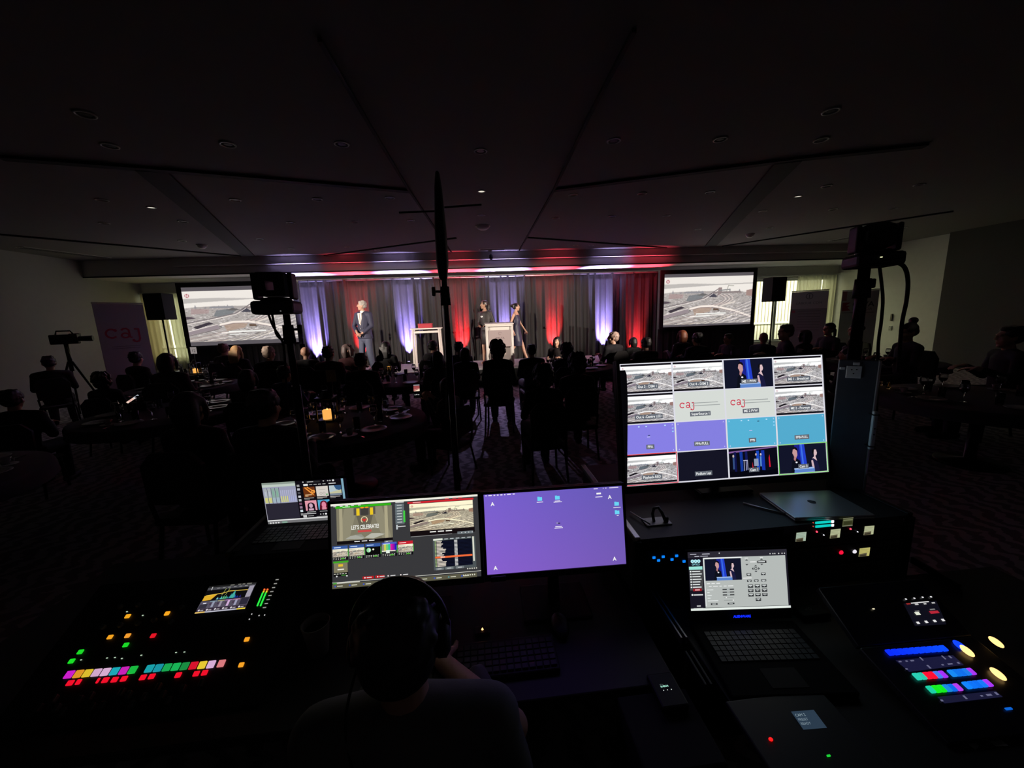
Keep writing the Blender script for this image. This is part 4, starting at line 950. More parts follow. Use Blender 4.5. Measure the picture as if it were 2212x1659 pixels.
# -- woman behind the lectern
t = thing('person', 'woman with slicked-back dark hair in a black blouse behind the lectern', 'person', (.37, 11.02, .508), (0, radians(2.6), radians(152)), 'presenters on the stage'); t.scale = (.975,)*3
hy = radians(-48)
m = MB(); standing(m, .165, .165, [((-.225, -.03, 1.17), (-.12, .19, 1.10), (.6, .7, 0), (0, 0, -1)), ((.225, -.03, 1.17), (.12, .19, 1.10), (-.6, .7, 0), (0, 0, -1))], [((-.09, .02, .49), (-.07, 0, .10)), ((.12, .03, .49), (.15, .02, .10))], hy, .88, 1., 1.0, True)
remesh(m, 'body', SKIN2, .0065, 3, t)
BLOUSE = mat('black_blouse', (.022, .018, .018), .6, noise=.2, nscale=60)
m = MB(); m.tube([(0, 0, .90), (0, 0, 1.12), (0, .008, 1.30), (0, -.005, 1.44), (0, -.005, 1.52)], [(.185, .13), (.148, .108), (.158, .13), (.152, .108), (.062, .060)], 18, up=(0, 1, 0))
m.tube([(-.15, -.005, 1.455), (0, -.012, 1.47), (.15, -.005, 1.455)], [.062, .07, .062], 12, round_ends=True)
for sd in (-1, 1): limb(m, [(sd*.165, -.005, 1.45), (sd*.228, -.03, 1.17)], [.062, .055]); m.tube([(sd*.228, -.03, 1.17), (sd*.13, .17, 1.10)], [.055, .038], 12)
remesh(m, 'blouse', BLOUSE, .011, 4, t)
sh_tube([(0, 0, .98), (0, 0, .80), (0, .01, .56)], [(.175, .125), (.192, .135), (.18, .125)]).build('skirt', BLOUSE, t)
for ax in (-.07, .15): MB().tube([(ax, -.05, .06), (ax, .03, .05), (ax, .14, .025)], [(.03, .03), (.034, .028), (.022, .018)], 10, round_ends=True).tube([(ax, -.055, .05), (ax, -.06, 0)], [.012, .006], 8).build('shoe', mat('dark_red_shoe', (.08, .015, .02), .3), t)
m = MB(); [m.ell((.05+.022*cos(q), .128, 1.36+.016*sin(q)), (.012, .006, .012)) for q in np.linspace(2.6, 7.2, 9)]; m.build('ribbon_pin', mat('pin_white', (.85, .82, .78), .4), t)
remesh(hair_cap((0, .015, 1.685), hy, 0, 1.0, 'pony', 4), 'hair', mat('dark_brown_hair', (.02, .013, .010), .35, noise=.3, nscale=90), .007, 2, t)
face_bits(t, (0, .015, 1.685), hy, 1.0, IRIS, mat('dark_brow', (.03, .02, .015), .7), mat('lips_red', (.35, .06, .06), .4))
# -- woman in the navy dress
t = thing('person', 'dark-haired woman in a sleeveless navy dress walking right beside the lectern', 'person', (1.18, 10.98, .5), (0, 0, radians(-118)), 'presenters on the stage'); t.scale = (.925,)*3
hy = radians(28)
m = MB(); standing(m, .165, .165, [((-.215, .06, 1.18), (-.20, .22, .96), (.1, .6, -.8), (1, 0, 0)), ((.215, -.10, 1.18), (.20, -.02, .95), (0, .3, -.95), (-1, 0, 0))], [((-.09, .16, .50), (-.08, .30, .10)), ((.09, -.06, .49), (.09, -.28, .13))], hy, .88, 1., 1.0, True)
remesh(m, 'body', SKIN, .0065, 3, t)
DRESS = mat('navy_dress', srgb('2c2c42'), .5, noise=.12, nscale=40, bump=.2)
m = MB(); m.tube([(0, .0, .52), (0, .015, .66), (0, 0, .90), (0, 0, 1.12), (0, .008, 1.30), (0, -.005, 1.42), (0, -.01, 1.475)], [(.165, .16), (.185, .165), (.188, .138), (.145, .108), (.156, .132), (.142, .105), (.095, .075)], 20, up=(0, 1, 0))
for sd in (-1, 1): m.ell((sd*.125, -.005, 1.455), (.05, .055, .035))
m.tube([(-.15, 0, 1.13), (.15, 0, 1.13)], .02, 8)
for k in range(7): a = -1.2+.4*k; m.tube([(.14*sin(a), .10*cos(a), 1.14), (.185*sin(a+.2), .14*cos(a+.2), .86)], [.012, .006], 6, round_ends=True)
remesh(m, 'dress', DRESS, .010, 3, t)
for ax, ay in ((-.08, .30), (.09, -.28)): MB().tube([(ax, ay-.05, .07), (ax, ay+.03, .055), (ax, ay+.14, .028)], [(.03, .03), (.034, .028), (.022, .018)], 10, round_ends=True).tube([(ax, ay-.055, .06), (ax, ay-.06, 0)], [.012, .006], 8).build('shoe', BLACK, t)
remesh(hair_cap((0, .015, 1.685), hy, 0, 1.0, 'bun', 6), 'hair', mat('black_hair', (.008, .007, .008), .3, noise=.3, nscale=90), .007, 2, t)
face_bits(t, (0, .015, 1.685), hy, 1.0, IRIS, MATS['dark_brow'], MATS['lips_red'])

# ================================================================== THE CONTROL DESK
def T(name, label, cat, loc, rot=(0, 0, 0), group=None): return thing(name, label, cat, loc, rot, group)
DESKTOP = mat('desk_black_laminate', (.010, .010, .011), .55, noise=.2, nscale=40)
t = T('control_desk', 'long dark table carrying the sound mixer and the twin monitors', 'table', (-.58, 1.32, 0))
MB().box((0, 0, .745), (2.2, .87, .03), .004).build('tabletop', DESKTOP, t)
cloth_sheet(-1.08, 1.08, .01, .73, .415, .012, .13, nz=3, step=.03).build('skirt', CLOTHBLK, t)
for sx in (-1, 1):
    for sy in (-.38, .37): MB().tube([(sx*1.02, sy, 0), (sx*1.02, sy, .73)], .018).build('leg', BMETAL, t)
t = T('control_desk', 'dark table at the right carrying the gaming laptop and the vision switcher', 'table', (1.31, .84, 0))
MB().box((0, 0, .745), (1.36, .70, .03), .004).build('tabletop', DESKTOP, t)
for sx in (-1, 1):
    for sy in (-.3, .3): MB().tube([(sx*.62, sy, 0), (sx*.62, sy, .73)], .018).build('leg', BMETAL, t)

# ---- monitors
def place_local(o, loc, rot=None):
    o.location = loc
    if rot is not None: o.rotation_euler = rot
def monitor(label, c, yaw, tilt, w, h, bez, chin, zdesk, panel, m=SCREEN, name='monitor', foot=True, back=.02):
    t = T(name, label, 'monitor', (c[0], c[1], zdesk), (0, 0, yaw)); zc = c[2]-zdesk; R = (-tilt, 0, 0)
    b = MB()
    fw, fh = w+2*bez, h+bez+chin; oz = (bez-chin)/2
    b.box((0, .016+back/2, oz), (fw, back, fh), .004); o = b.build('back_shell', BLACK, t, (0, 0, zc), R)
    f = MB(); y = .006
    f.box((0, y, h/2+bez/2), (fw, .014, bez)).box((0, y, -h/2-chin/2), (fw, .014, chin)).box((-w/2-bez/2, y, 0), (bez, .014, h)).box((w/2+bez/2, y, 0), (bez, .014, h))
    f.build('bezel', BLACK, t, (0, 0, zc), R)
    o = panel.build('screen', m, t, (0, 0, zc), R); place_local(o, (0, cos(tilt)*.003, zc-sin(tilt)*0), R)
    if foot:
        MB().tube([(0, .06, .01), (0, .075, zc*.6), (0, .045+sin(tilt)*0, zc)], [.022, .02, .02], 10).build('stand_neck', BMETAL, t)
        MB().box((0, .05, .006), (.24, .18, .012), .005).build('stand_foot', BMETAL, t)
    return t
rs = random.Random(4)
# -- live-mixing software
p = Panel(330, 186, .477, .268, (.22, .22, .23))
p.rect(0, 0, 330, 5.5, (.93, .93, .88)); p.rect(10, 6.5, 133, 11.5, (.20, .70, .10)); p.rect(150+20, 4+4, 320, 12, (.82, .14, .18))
for i, x in enumerate((6, 20, 32, 45, 60)): p.rect(x, 6, x+6, 7.6, (.9, .9, .9))
for x in (255, 272, 285): p.rect(x, 4.6, x+9, 6.6, (.95, .5, .5))
p.rect(182, 9, 200, 10.5, (.95, .7, .7)); p.rect(26, 8.5, 42, 10, (.85, 1, .8))
p.rect(12, 12, 135, 84, (.50, .48, .40)); p.poly([(30, 12), (58, 12), (38, 84), (15, 84)], (.56, .54, .45)); p.poly([(90, 12), (112, 12), (132, 84), (112, 84)], (.56, .54, .45)); p.rect(18, 12, 25, 84, (.66, .63, .52)); p.rect(118, 12, 125, 84, (.68, .65, .53)); p.poly([(50, 12), (98, 12), (84, 60), (64, 60)], (.40, .38, .32))
p.rect(50, 14, 98, 29, (.34, .32, .30)); p.rect(66, 14, 82, 30, (.25, .24, .23)); p.rect(56, 14, 63, 30, (.92, .78, .15)); p.rect(86, 14, 93, 30, (.92, .78, .15)); p.ell(69, 13, 4.5, 1.6, (.95, .60, .12)); p.ell(79, 13, 4.5, 1.6, (.95, .55, .12))
p.ring(73, 40, 7.5, 7.5, 1.7, (.95, .86, .68), 18, .9, pi-.9+.0); p.ring(73, 40, 7.5, 7.5, 1.7, (.95, .86, .68), 18, 2.3, 4.1); p.ring(73, 40, 7.5, 7.5, 1.7, (.95, .86, .68), 18, -1., .9); p.poly([(69, 37), (73, 39), (77, 37), (78, 40), (73, 45), (68, 40)], (.80, .22, .20))
p.text("LET'S CELEBRATE!", 74, 60, 12.5, (.95, .95, .92), 'c', .02, .62); p.rect(58, 63, 88, 67.5, (.80, .28, .28))
p.poly([(30, 80), (42, 74), (60, 72), (74, 80), (66, 83)], (.66, .66, .62)); p.poly([(72, 80), (88, 71), (106, 72), (118, 75), (92, 83)], (.72, .72, .67)); p.poly([(50, 72), (66, 72), (74, 81)], (.58, .58, .54))
p.rect(12, 84, 135, 91, (.07, .05, .06)); p.rect(50, 86, 62, 88, (.9, .9, .9)); p.rect(66, 86, 78, 88, (.9, .9, .9)); p.rect(82, 86, 94, 88, (.9, .9, .9)); p.rect(116, 90, 134, 95, (.45, .48, .50)); p.rect(119, 91.6, 124, 93.2, (.8, .8, .8))
p.rect(143, 5.5, 162, 8, (.75, .75, .75)); p.rect(142, 10, 162, 56, (.40, .44, .46))
for i in range(7): p.rect(146, 12.5+6.3*i, 157, 14.3+6.3*i, (.78, .80, .80)); p.rect(142, 16.5+6.3*i, 162, 17+6.3*i, (.25, .27, .28))
p.rect(160, 26, 164, 52, (.25, .80, .25)); p.rect(143, 60, 164, 62, (.85, .85, .85)); p.rect(143, 57, 147, 67, (.72, .75, .76))
p.raster(174, 13, 318, 74, rail_yard(180, 96, (1.0, .97, .86), 1.25)); p.rect(174, 74, 320, 85, (.08, .05, .06))
for i in range(3): p.rect(218+18*i, 77, 232+18*i, 79.5, (.92, .92, .9))
p.rect(280, 82, 316, 88, (.42, .45, .47)); [p.ell(290+8*i, 85, 1.2, 1.2, (.85, .85, .85), 8) for i in range(4)]; p.rect(175, 85.5, 268, 86.5, (.6, .6, .6))
for i, hc in enumerate([(.22, .35, .62)]*3+[(.30, .36, .75), (.78, .12, .18)]):
    x = 2+36*i; p.rect(x, 94, x+33, 101, hc); p.rect(x+3, 96.5, x+18, 98.3, (.75, .85, 1) if i < 4 else (1, .8, .8))
    if i in (0, 1, 4): p.raster(x, 101, x+33, 118, rail_yard(40, 22, (1., .98, .90), 1.1))
    elif i == 2: p.rect(x, 101, x+33, 118, (.04, .04, .04)); p.ell(x+7, 108, 5, 5, (.55, .85, .60)); p.poly([(x+7, 103), (x+12, 108), (x+7, 113)], (.85, .9, .85)); p.ell(x+17, 107, 2, 2, (.95, .95, .85))
    else:
        for k, cc in enumerate([(.55, .55, .5), (.80, .80, .35), (.45, .80, .45), (.20, .75, .60), (.85, .10, .65), (.60, .10, .65), (.15, .10, .75)]): p.rect(x+k*4.7, 98, x+k*4.7+4.7, 112, cc)
        p.rect(x, 112, x+30, 114, (.95, .95, .85)); p.rect(x+9, 111, x+17, 118, (.9, .95, .9))
    p.rect(x, 118, x+33, 125, (.05, .05, .06)); [p.rect(x+1+5*k, 119.5, x+4+5*k, 120.8, (.75, .75, .72)) for k in range(6)]; [p.rect(x+1+5*k, 122.3, x+3.5+5*k, 123.6, (.75, .75, .72)) for k in range(6)]; p.rect(x+18, 120.5, x+26, 123.5, (.30, .65, .20)); p.rect(x+33, 102, x+34.5, 118, (.35, .75, .3))
p.rect(3, 127, 36, 131, (.25, .65, .15)); p.rect(4, 131, 34, 152, (.50, .48, .38)); p.rect(12, 144, 26, 146.5, (.95, .95, .9)); p.rect(14, 134, 24, 139, (.88, .74, .2)); p.rect(3, 152, 35, 160, (.06, .06, .06)); [p.rect(4+6*k, 154, 8+6*k, 155.5, (.8, .8, .75)) for k in range(5)]; p.rect(20, 157, 30, 159, (.3, .6, .25))
for i, x in enumerate((8, 25)): p.ell(10+22*i, 160, 1.8, 1.8, (.9, .9, .9), 8)
p.rect(66, 165, 90, 170.5, (.75, .10, .12)); p.rect(94, 165, 114, 170.5, (.75, .10, .12)); [p.ell(x, 167.7, 1.6, 1.6, (.95, .9, .9), 8) for x in (71, 99, 122, 150)]; [p.rect(x, 166.8, x+11, 168.6, (.85, .85, .85)) for x in (75, 103, 127, 155)]
p.rect(224, 95, 320, 164, (.30, .33, .34)); p.rect(228, 99, 312, 158, (.045, .05, .10))
for i in range(19):
    y = 99.6+3.05*i; p.rect(228, y+2.6, 312, y+3.05, (.09, .12, .24)); p.rect(228, y, 231, y+2.2, (.62, .72, .50)); p.rect(232, y+.3, 232+rs.uniform(9, 22), y+2.1, (.90, .86, .80)); p.rect(272, y+.3, 279, y+2.1, (.85, .85, .84))
p.rect(228, 134, 312, 138, (.95, .42, .22)); p.rect(240, 134.6, 250, 137, (1, .8, .7)); p.rect(225, 94, 246, 98, (.88, .90, .84)); [p.rect(250+13*i, 95, 258+13*i, 97, (.72, .75, .76)) for i in range(5)]; p.rect(313.5, 95, 317, 150, (.86, .86, .80))
p.rect(228, 159, 246, 164, (.46, .49, .50)); p.rect(250, 159, 268, 164, (.46, .49, .50)); p.rect(274, 159, 292, 164, (.46, .49, .50)); [p.rect(x, 160.7, x+9, 162.3, (.8, .8, .8)) for x in (232, 254, 278)]; [p.ell(300+5*i, 166, 1.5, 1.5, (.85, .85, .8), 8) for i in range(5)]
p.rect(0, 172.5, 330, 173.4, (.92, .92, .88)); p.rect(0, 176, 320, 186, (.36, .35, .28)); p.rect(2, 173.5, 60, 175.8, (.75, .75, .70)); p.rect(2, 173, 10, 176, (.3, .65, .25))
for i in range(10):
    x = 6+rs.uniform(0, 3)+31*i; p.ell(x, 181, 2, 2, rs.choice([(.92, .92, .88), (.35, .60, .62), (.25, .35, .75), (.5, .7, .85)]), 8); p.rect(x+4, 180, x+16, 182, (.80, .80, .72))
p.rect(130, 177, 152, 185, (.55, .57, .50)); [p.ell(290+5*i, 180, 1.4, 1.8, (.85, .85, .78), 8) for i in range(6)]
monitor('left desk monitor showing live-mixing software with a LET\'S CELEBRATE preview', (-.258, 1.182, 1.09), radians(-1), radians(13.4), .477, .268, .009, .02, .76, p)
# -- purple desktop
p = Panel(330, 186, .477, .268, (.44, .37, .76))
p.raster(0, 0, 330, 186, np.clip(np.array([.435, .365, .765])+np.stack([np.linspace(.05, -.03, 24)[None, :]*np.ones((14, 1))+np.linspace(-.01, .05, 14)[:, None]*np.ones((1, 24)), np.linspace(.01, -.015, 24)[None, :]*np.ones((14, 1)), np.linspace(.05, -.06, 24)[None, :]*np.ones((14, 1))], -1), 0, 1))
for u, v in ((20, 28), (300, 30), (20, 176), (303, 176)): p.text('A', u, v, 12, (.95, .95, .95), 'c', .03)
x = 4
for wd in (3, 8, 4, 4, 5, 3, 9, 5): p.rect(x, 2.5, x+wd, 5, (.92, .90, .98)); x += wd+4
for wd, x in ((10, 262), (2, 284), (3, 290), (22, 300)): p.rect(x, 3, x+wd, 5.2, (.86, .82, .95))
def folder(u, v): p.rect(u, v, u+5, v+3, (.40, .80, .95)); p.rect(u, v+1.2, u+11, v+9.5, (.42, .84, .96))
folder(126, 14); p.rect(124, 26, 139, 27.6, (.92, .9, .96)); folder(168, 14); p.rect(167, 26, 180, 27.4, (.92, .9, .96)); p.rect(164, 28.5, 184, 30, (.92, .9, .96))
folder(310, 38); p.rect(307, 51, 325, 52.4, (.95, .92, .96)); folder(310, 58); p.rect(314, 70, 319, 71.4, (.92, .9, .96)); p.rect(268, 14, 279, 18, (.95, .95, .95)); p.rect(265, 23, 282, 24.6, (.92, .9, .96))
p.rect(168, 77, 172, 79.6, (.6, .6, .7)); p.rect(172, 78, 177, 80.4, (.2, .18, .3)); p.rect(165, 86, 181, 87.8, (.95, .93, .98)); p.rect(163, 89.3, 183, 91, (.95, .93, .98))
monitor('right desk monitor showing a plain purple desktop with four letters A', (.239, 1.187, 1.08), radians(-1.4), radians(12), .477, .268, .009, .02, .76, p)
tag(MB().box((0, 0, .009), (.05, .006, .018), .002).build('sticky_tab', BLACK, None, (.035, 1.135, .945)), 'small dark tab stuck on the lower left corner of the purple monitor', 'tab')

# ---- multiview monitor
p = Panel(400, 225, .925, .521, (.86, .86, .90), .000015)
def cell(i, j): return 2+99.5*i, 2+55.6*j, 2+99.5*i+96.5, 2+55.6*j+53.6
YM = rail_yard(120, 64, (.99, 1., 1.03), 1.4)
def yard(i, j):
    a, b_, c, d = cell(i, j); p.rect(a, b_, c, d, (.06, .05, .08)); p.raster(a, b_+3.5, c, d-3.5, YM)
def tagtxt(i, j, s, op=True, y=44):
    a, b_, c, d = cell(i, j); m = (a+c)/2; V, _ = glyphs(s, .02); wd = V[:, 0].max()*6.6*.92; p.rect(m-wd/2-2.5, b_+y-6.4, m+wd/2+2.5, b_+y+2, (.38, .40, .44)); p.text(s, m, b_+y, 6.6, (.94, .95, .95), 'c', .02, .92)
def twoshot(a, b_, c, d, o=0):
    W_, H_ = c-a, d-b_; q = lambda x, y: (a+x*W_, b_+y*H_)
    p.rect(a, b_, c, d, (.07, .08, .16)); p.poly([q(.33, 0), (q(.42, 0)), q(.47, .98), q(.40, .98)], (.10, .13, .55)); p.poly([q(.43, 0), q(.54, 0), q(.60, 1), q(.47, 1)], (.14, .25, .80)); p.poly([q(.46, 0), q(.49, 0), q(.53, 1), q(.50, 1)], (.25, .45, .90))
    p.ell(*q(.345, .22), .055*W_, .13*H_, (.06, .04, .06)); p.poly([q(.30, .17), q(.335, .15), q(.385, .22), q(.39, .38), q(.36, .47), q(.325, .45), q(.305, .36), q(.285, .30)], (.78, .60, .60)); p.poly([q(.24, 1), q(.27, .62), (q(.35, .46)), q(.44, .58), q(.48, 1)], (.05, .06, .11)); p.poly([q(.32, .42), q(.37, .44), q(.34, .60), q(.31, .52)], (.72, .50, .50)); p.ell(*q(.365, .63), .022*W_, .03*H_, (.92, .92, .95))
    p.ell(*q(.745, .28), .045*W_, .10*H_, (.05, .05, .07)); p.poly([q(.745, .22), q(.785, .22), q(.805, .34), q(.79, .42), q(.765, .44), q(.80, .62), q(.70, .52), q(.74, .46), q(.735, .34)], (.86, .74, .76)); p.poly([q(.685, .54), q(.72, .52), q(.80, .62), q(.83, .80), q(.85, 1), q(.70, 1)], (.10, .10, .24)); p.poly([q(.675, .60), q(.71, .58), q(.735, .80), q(.74, .98), q(.69, .82)], (.82, .70, .74))
    p.poly([q(.32, .86), q(.70, .82), q(.74, .90), q(.74, 1), q(.31, 1)], (.36, .52, .80)); p.rect(*q(.31, .84), *q(.72, .88), (.70, .80, .95))
for i, j in ((0, 0), (1, 0), (3, 0), (0, 1), (3, 1), (0, 3)): yard(i, j)
twoshot(*cell(2, 0)); twoshot(*cell(3, 3))
for i in (1, 2):
    a, b_, c, d = cell(i, 1); p.rect(a, b_, c, d, (.84, .86, .84)); logo_caj(p, a+9, b_+30, 10.5, [(.80, .18, .28)]*3)
    for k in range(2): p.rect(a+33, b_+21+5*k, a+(88 if k else 84), b_+22.3+5*k, (.60, .62, .62))
for i, c0 in ((0, (.53, .50, .90)), (1, (.52, .50, .88)), (2, (.34, .70, .84)), (3, (.33, .67, .81))):
    a, b_, c, d = cell(i, 2); p.rect(a, b_, c, d, c0)
    for u, v in ((a+4, b_+5), (c-4, b_+5), (a+4, d-2), (c-4, d-2)): p.text('A' if i < 2 else 'B', u, v, 4, (.85, .85, 1), 'c')
    if i in (0, 2): [p.rect(a+k, b_+3, a+k+3, b_+5, (.75, .9, 1)) for k in (27, 41, 77)]; [p.rect(c-5, b_+9+6*k, c-2, b_+11+6*k, (.6, .85, 1)) for k in (0, 1)]; p.rect(a+43, b_+23, a+49, b_+24.2, (.75, .75, .95)); p.rect(a+(60 if i else 45), b_+(6 if i else 20), a+(64 if i else 49), b_+(7.5 if i else 21.5), (.15, .25, .35))
a, b_, c, d = cell(1, 3); p.rect(a, b_, c, d, (.08, .08, .14))
a, b_, c, d = cell(2, 3); W_, H_ = c-a, d-b_; q = lambda x, y: (a+x*W_, b_+y*H_); p.rect(a, b_, c, d, (.04, .04, .09)); p.poly([q(0, .10), q(1, .0), q(1, .04), q(0, .16)], (.50, .35, .60))
for x, w_, cc in ((.10, .05, (.06, .08, .30)), (.22, .06, (.08, .22, .60)), (.33, .05, (.07, .10, .35)), (.56, .06, (.10, .28, .75)), (.66, .07, (.08, .20, .65))): p.poly([q(x, .12), q(x+w_, .12), q(x+w_*1.1, .85), q(x+.01, .85)], cc)
p.poly([q(.82, .72), q(.815, .40), q(.835, .28), q(.85, .72)], (.85, .10, .22)); p.poly([q(.47, .8), q(.475, .5), q(.50, .8)], (.80, .14, .20)); p.rect(*q(.075, .30), *q(.11, .72), (.20, .30, .50)); p.ell(*q(.09, .26), 1.8, 2.6, (.75, .70, .70)); p.rect(*q(.29, .42), *q(.38, .45), (.75, .75, .85)); [p.rect(*q(x, .45), *q(x+.012, .8), (.7, .7, .8)) for x in (.30, .34, .37)]; p.rect(*q(.51, .40), *q(.60, .66), (.55, .60, .70)); p.ell(*q(.555, .25), 1.6, 2.3, (.75, .65, .65)); p.rect(*q(.635, .32), *q(.665, .68), (.35, .55, .80)); p.ell(*q(.655, .26), 1.6, 2.3, (.8, .75, .8)); p.poly([q(0, 1), q(0, .78), q(.2, .82), (q(.45, .76)), q(.8, .84), q(1, .76), q(1, 1)], (.02, .02, .06))
for i, j, s_ in ((0, 0, 'Out 3 - DSM 1'), (1, 0, 'Out 4 - DSM 2'), (2, 0, 'ME 1 PVW'), (3, 0, 'ME 1 - Broadcast'), (0, 1, 'Out 6 -Centre LED'), (1, 1, 'SuperSource 1'), (2, 1, 'ME 2 PVW'), (3, 1, 'ME 2 - Program'), (0, 2, 'PPA'), (1, 2, 'PPA-FULL'), (2, 2, 'PPB'), (3, 2, 'PPB-FULL'), (0, 3, 'Playback-RED'), (1, 3, 'Podium Lap'), (2, 3, 'Cam 1'), (3, 3, 'Cam 2')): tagtxt(i, j, s_)
a, b_, c, d = cell(0, 3); p.frame(a-1.8, b_-1.8, c+1.8, d+1.8, 1.6, (.85, .22, .30)); a, b_, c, d = cell(3, 3); p.frame(a-1.8, b_-1.8, c+1.8, d+1.8, 1.4, (.45, .85, .35))
p.poly([(-.8, 12), (10, 12), (12.5, 20), (12, 70), (7, 150), (2.5, 225), (-.8, 225)], (.02, .02, .03))
monitor('big multiview monitor with sixteen picture tiles above the closed laptop', (1.066, 1.52, 1.329), radians(-.6), radians(10.3), .925, .521, .014, .03, 1.0, p, back=.035)

# ---- laptops
DEEP = mat('laptop_shell_black', (.005, .005, .006), .8, spec=.1)
KEYM = mat('laptop_keys', (.006, .006, .007), .5)
def laptop(label, c, yaw, tilt, w, h, panel, bez, chin, depth, body, zb, nk=14, keyglow=None, badge=None):
    t = T('laptop', label, 'laptop', (c[0], c[1]-.01, zb), (0, 0, yaw)); zc = c[2]-zb
    MB().box((0, .008, (bez-chin)/2), (w+2*bez, .008, h+bez+chin), .003).build('lid', body, t, (0, .01, zc), (-tilt, 0, 0))
    panel.build('screen', SCREEN, t, (0, .01+.002, zc), (-tilt, 0, 0))
    if badge: badge(t, zc, tilt)
    bw = w+2*bez
    yb = .01-sin(tilt)*(h/2+chin)
    MB().box((0, yb-depth/2, .009), (bw, depth, .018), .004).build('base', body, t)
    kb = MB()
    for r_ in range(6):
        for k in range(nk):
            kw = (bw-.05)/nk; kb.box((-bw/2+.025+kw*(k+.5), yb-.045-r_*.0185, .0195), (kw*.84, .0155, .003))
    kb.build('keyboard', keyglow or KEYM, t)
    MB().box((0, yb-depth+.05, .0186), (.10, .06, .0012)).build('touchpad', MATTE, t)
    return t
p = Panel(190, 105, .33, .183, (.05, .04, .06))
p.rect(0, 0, 74, 5, (.55, .60, .56)); p.rect(0, 5, 74, 11, (.74, .79, .75)); p.rect(0, 11, 74, 52, (.60, .61, .70))
for k in range(4):
    p.rect(2+8.6*k, 14, 9+8.6*k, 50, (.66, .69, .70) if k < 2 else (.55, .66, .62)); p.rect(9.6+8.6*k, 13, 10.4+8.6*k, 52, (.15, .15, .2)); p.rect(2+8.6*k, 37, 9+8.6*k, 50, (.80, .80, .52) if k < 2 else (.62, .70, .74)); p.rect(4+8.6*k, 22, 7+8.6*k, 33, (.50, .68, .60) if k > 1 else (.72, .74, .80))
for k in range(8): p.rect(38+4.4*k, 20, 40.5+4.4*k, 50, (.68, .69, .80)); p.rect(38+4.4*k, 35, 40.5+4.4*k, 50, (.82, .82, .50) if k < 4 else (.66, .68, .84))
p.rect(0, 52, 74, 92, (.16, .15, .20)); p.rect(0, 52, 1.5, 96, (.6, .6, .65)); p.rect(74, 0, 178, 94, (.055, .045, .07)); p.rect(0, 93, 190, 96, (.88, .88, .88)); p.rect(0, 96, 190, 105, (.45, .45, .46)); [p.ell(6+6*k, 100.5, 2, 2, (.85, .85, .85), 10) for k in range(4)]; p.rect(32, 98, 44, 103, (.50, .62, .56))
p.rect(98, 2, 130, 6, (.16, .16, .17)); p.rect(101, 3, 115, 4.6, (.75, .75, .75)); [p.ell(x, 3.5, 1.8, 1.6, (.7, .7, .7), 10) for x in (92, 138, 148, 153, 160)]; p.ell(160, 3.5, 2.6, 2.3, (.85, .85, .85)); p.rect(92, 8.5, 102, 13, (.92, .92, .92)); [p.rect(105+10*k, 10, 112+10*k, 11.5, (.72, .72, .72)) for k in range(4)]
for k in range(9): p.rect(77, 9+9*k, 83, 14.5+9*k, [(.6, .6, .6), (.75, .75, .78), (.3, .3, .32), (.8, .8, .82), (.7, .72, .74), (.45, .3, .4), (.6, .5, .6), (.8, .85, .88), (.55, .55, .55)][k])
p.rect(90, 16, 116, 41, (.42, .20, .08)); p.line([(94, 17), (112, 36)], 3, (.93, .58, .24)); p.line([(99, 16), (116, 30)], 2.5, (.93, .58, .24)); p.ring(112, 28, 4.4, 4.4, 2.2, (.93, .60, .26)); p.rect(93, 35, 108, 36.6, (.95, .80, .60)); p.rect(93, 38, 100, 39.4, (.95, .80, .60))
p.rect(119, 16, 146, 41, (.84, .81, .78)); p.ring(129, 34, 3, 3.4, .9, (.6, .58, .55)); p.ring(136, 34, 3, 3.4, .9, (.6, .58, .55)); p.ell(142, 37, 2.6, 1.7, (.35, .65, .40)); p.rect(125, 24, 140, 25, (.7, .68, .66))
p.rect(149, 16, 176, 41, (.70, .77, .80)); p.poly([(160, 16), (176, 16), (176, 30), (164, 26)], (.20, .34, .50)); p.poly([(149, 33), (176, 27), (176, 36), (149, 38)], (.76, .76, .62)); p.rect(149, 36, 176, 41, (.48, .52, .58)); p.rect(149, 9.5, 165, 11.5, (.9, .9, .9))
for x0, x1 in ((90, 116), (119, 146), (149, 176)): p.rect(x0, 43, x1-4, 44.4, (.8, .76, .74)); p.rect(x0, 46, x0+12, 47.2, (.55, .55, .55))
p.rect(90, 50, 116, 75, (.88, .60, .66)); p.ell(103, 62, 8, 7, (.12, .06, .10)); p.poly([(95, 60), (111, 60), (112, 75), (94, 75)], (.12, .06, .10)); p.ell(102.5, 63, 4.2, 6, (.80, .66, .74)); p.rect(97, 70, 108, 75, (.80, .66, .74))
p.rect(119, 50, 146, 75, (.30, .65, .80)); p.ell(132, 61, 8.5, 9, (.38, .08, .16)); p.poly([(123, 62), (141, 62), (143, 75), (121, 75)], (.38, .08, .16)); p.ell(132, 63, 5, 8, (.88, .52, .62)); p.rect(127, 69, 137, 75, (.86, .55, .62))
p.rect(92, 78, 112, 79.5, (.7, .7, .7)); p.rect(121, 78, 140, 79.5, (.7, .7, .7)); p.rect(84, 82, 112, 84, (.75, .75, .76)); p.rect(82, 86, 90, 92, (.8, .8, .8)); p.rect(92, 88, 106, 89.4, (.6, .6, .6)); [p.ell(122+6*k, 86, 1.4, 1.4, (.8, .8, .8), 10) for k in range(5)]; p.ell(134, 86, 2.4, 2.2, (.95, .95, .95)); p.rect(112, 91, 146, 92, (.65, .65, .65))
p.rect(178, 0, 183, 62, (.50, .66, .74)); p.rect(183, 0, 190, 93, (.03, .02, .05))
laptop('half-hidden laptop with music covers behind the left desk monitor', (-.715, 1.535, 1.088), radians(-1.2), radians(-1), .33, .183, p, .008, .014, .22, DEEP, .985)
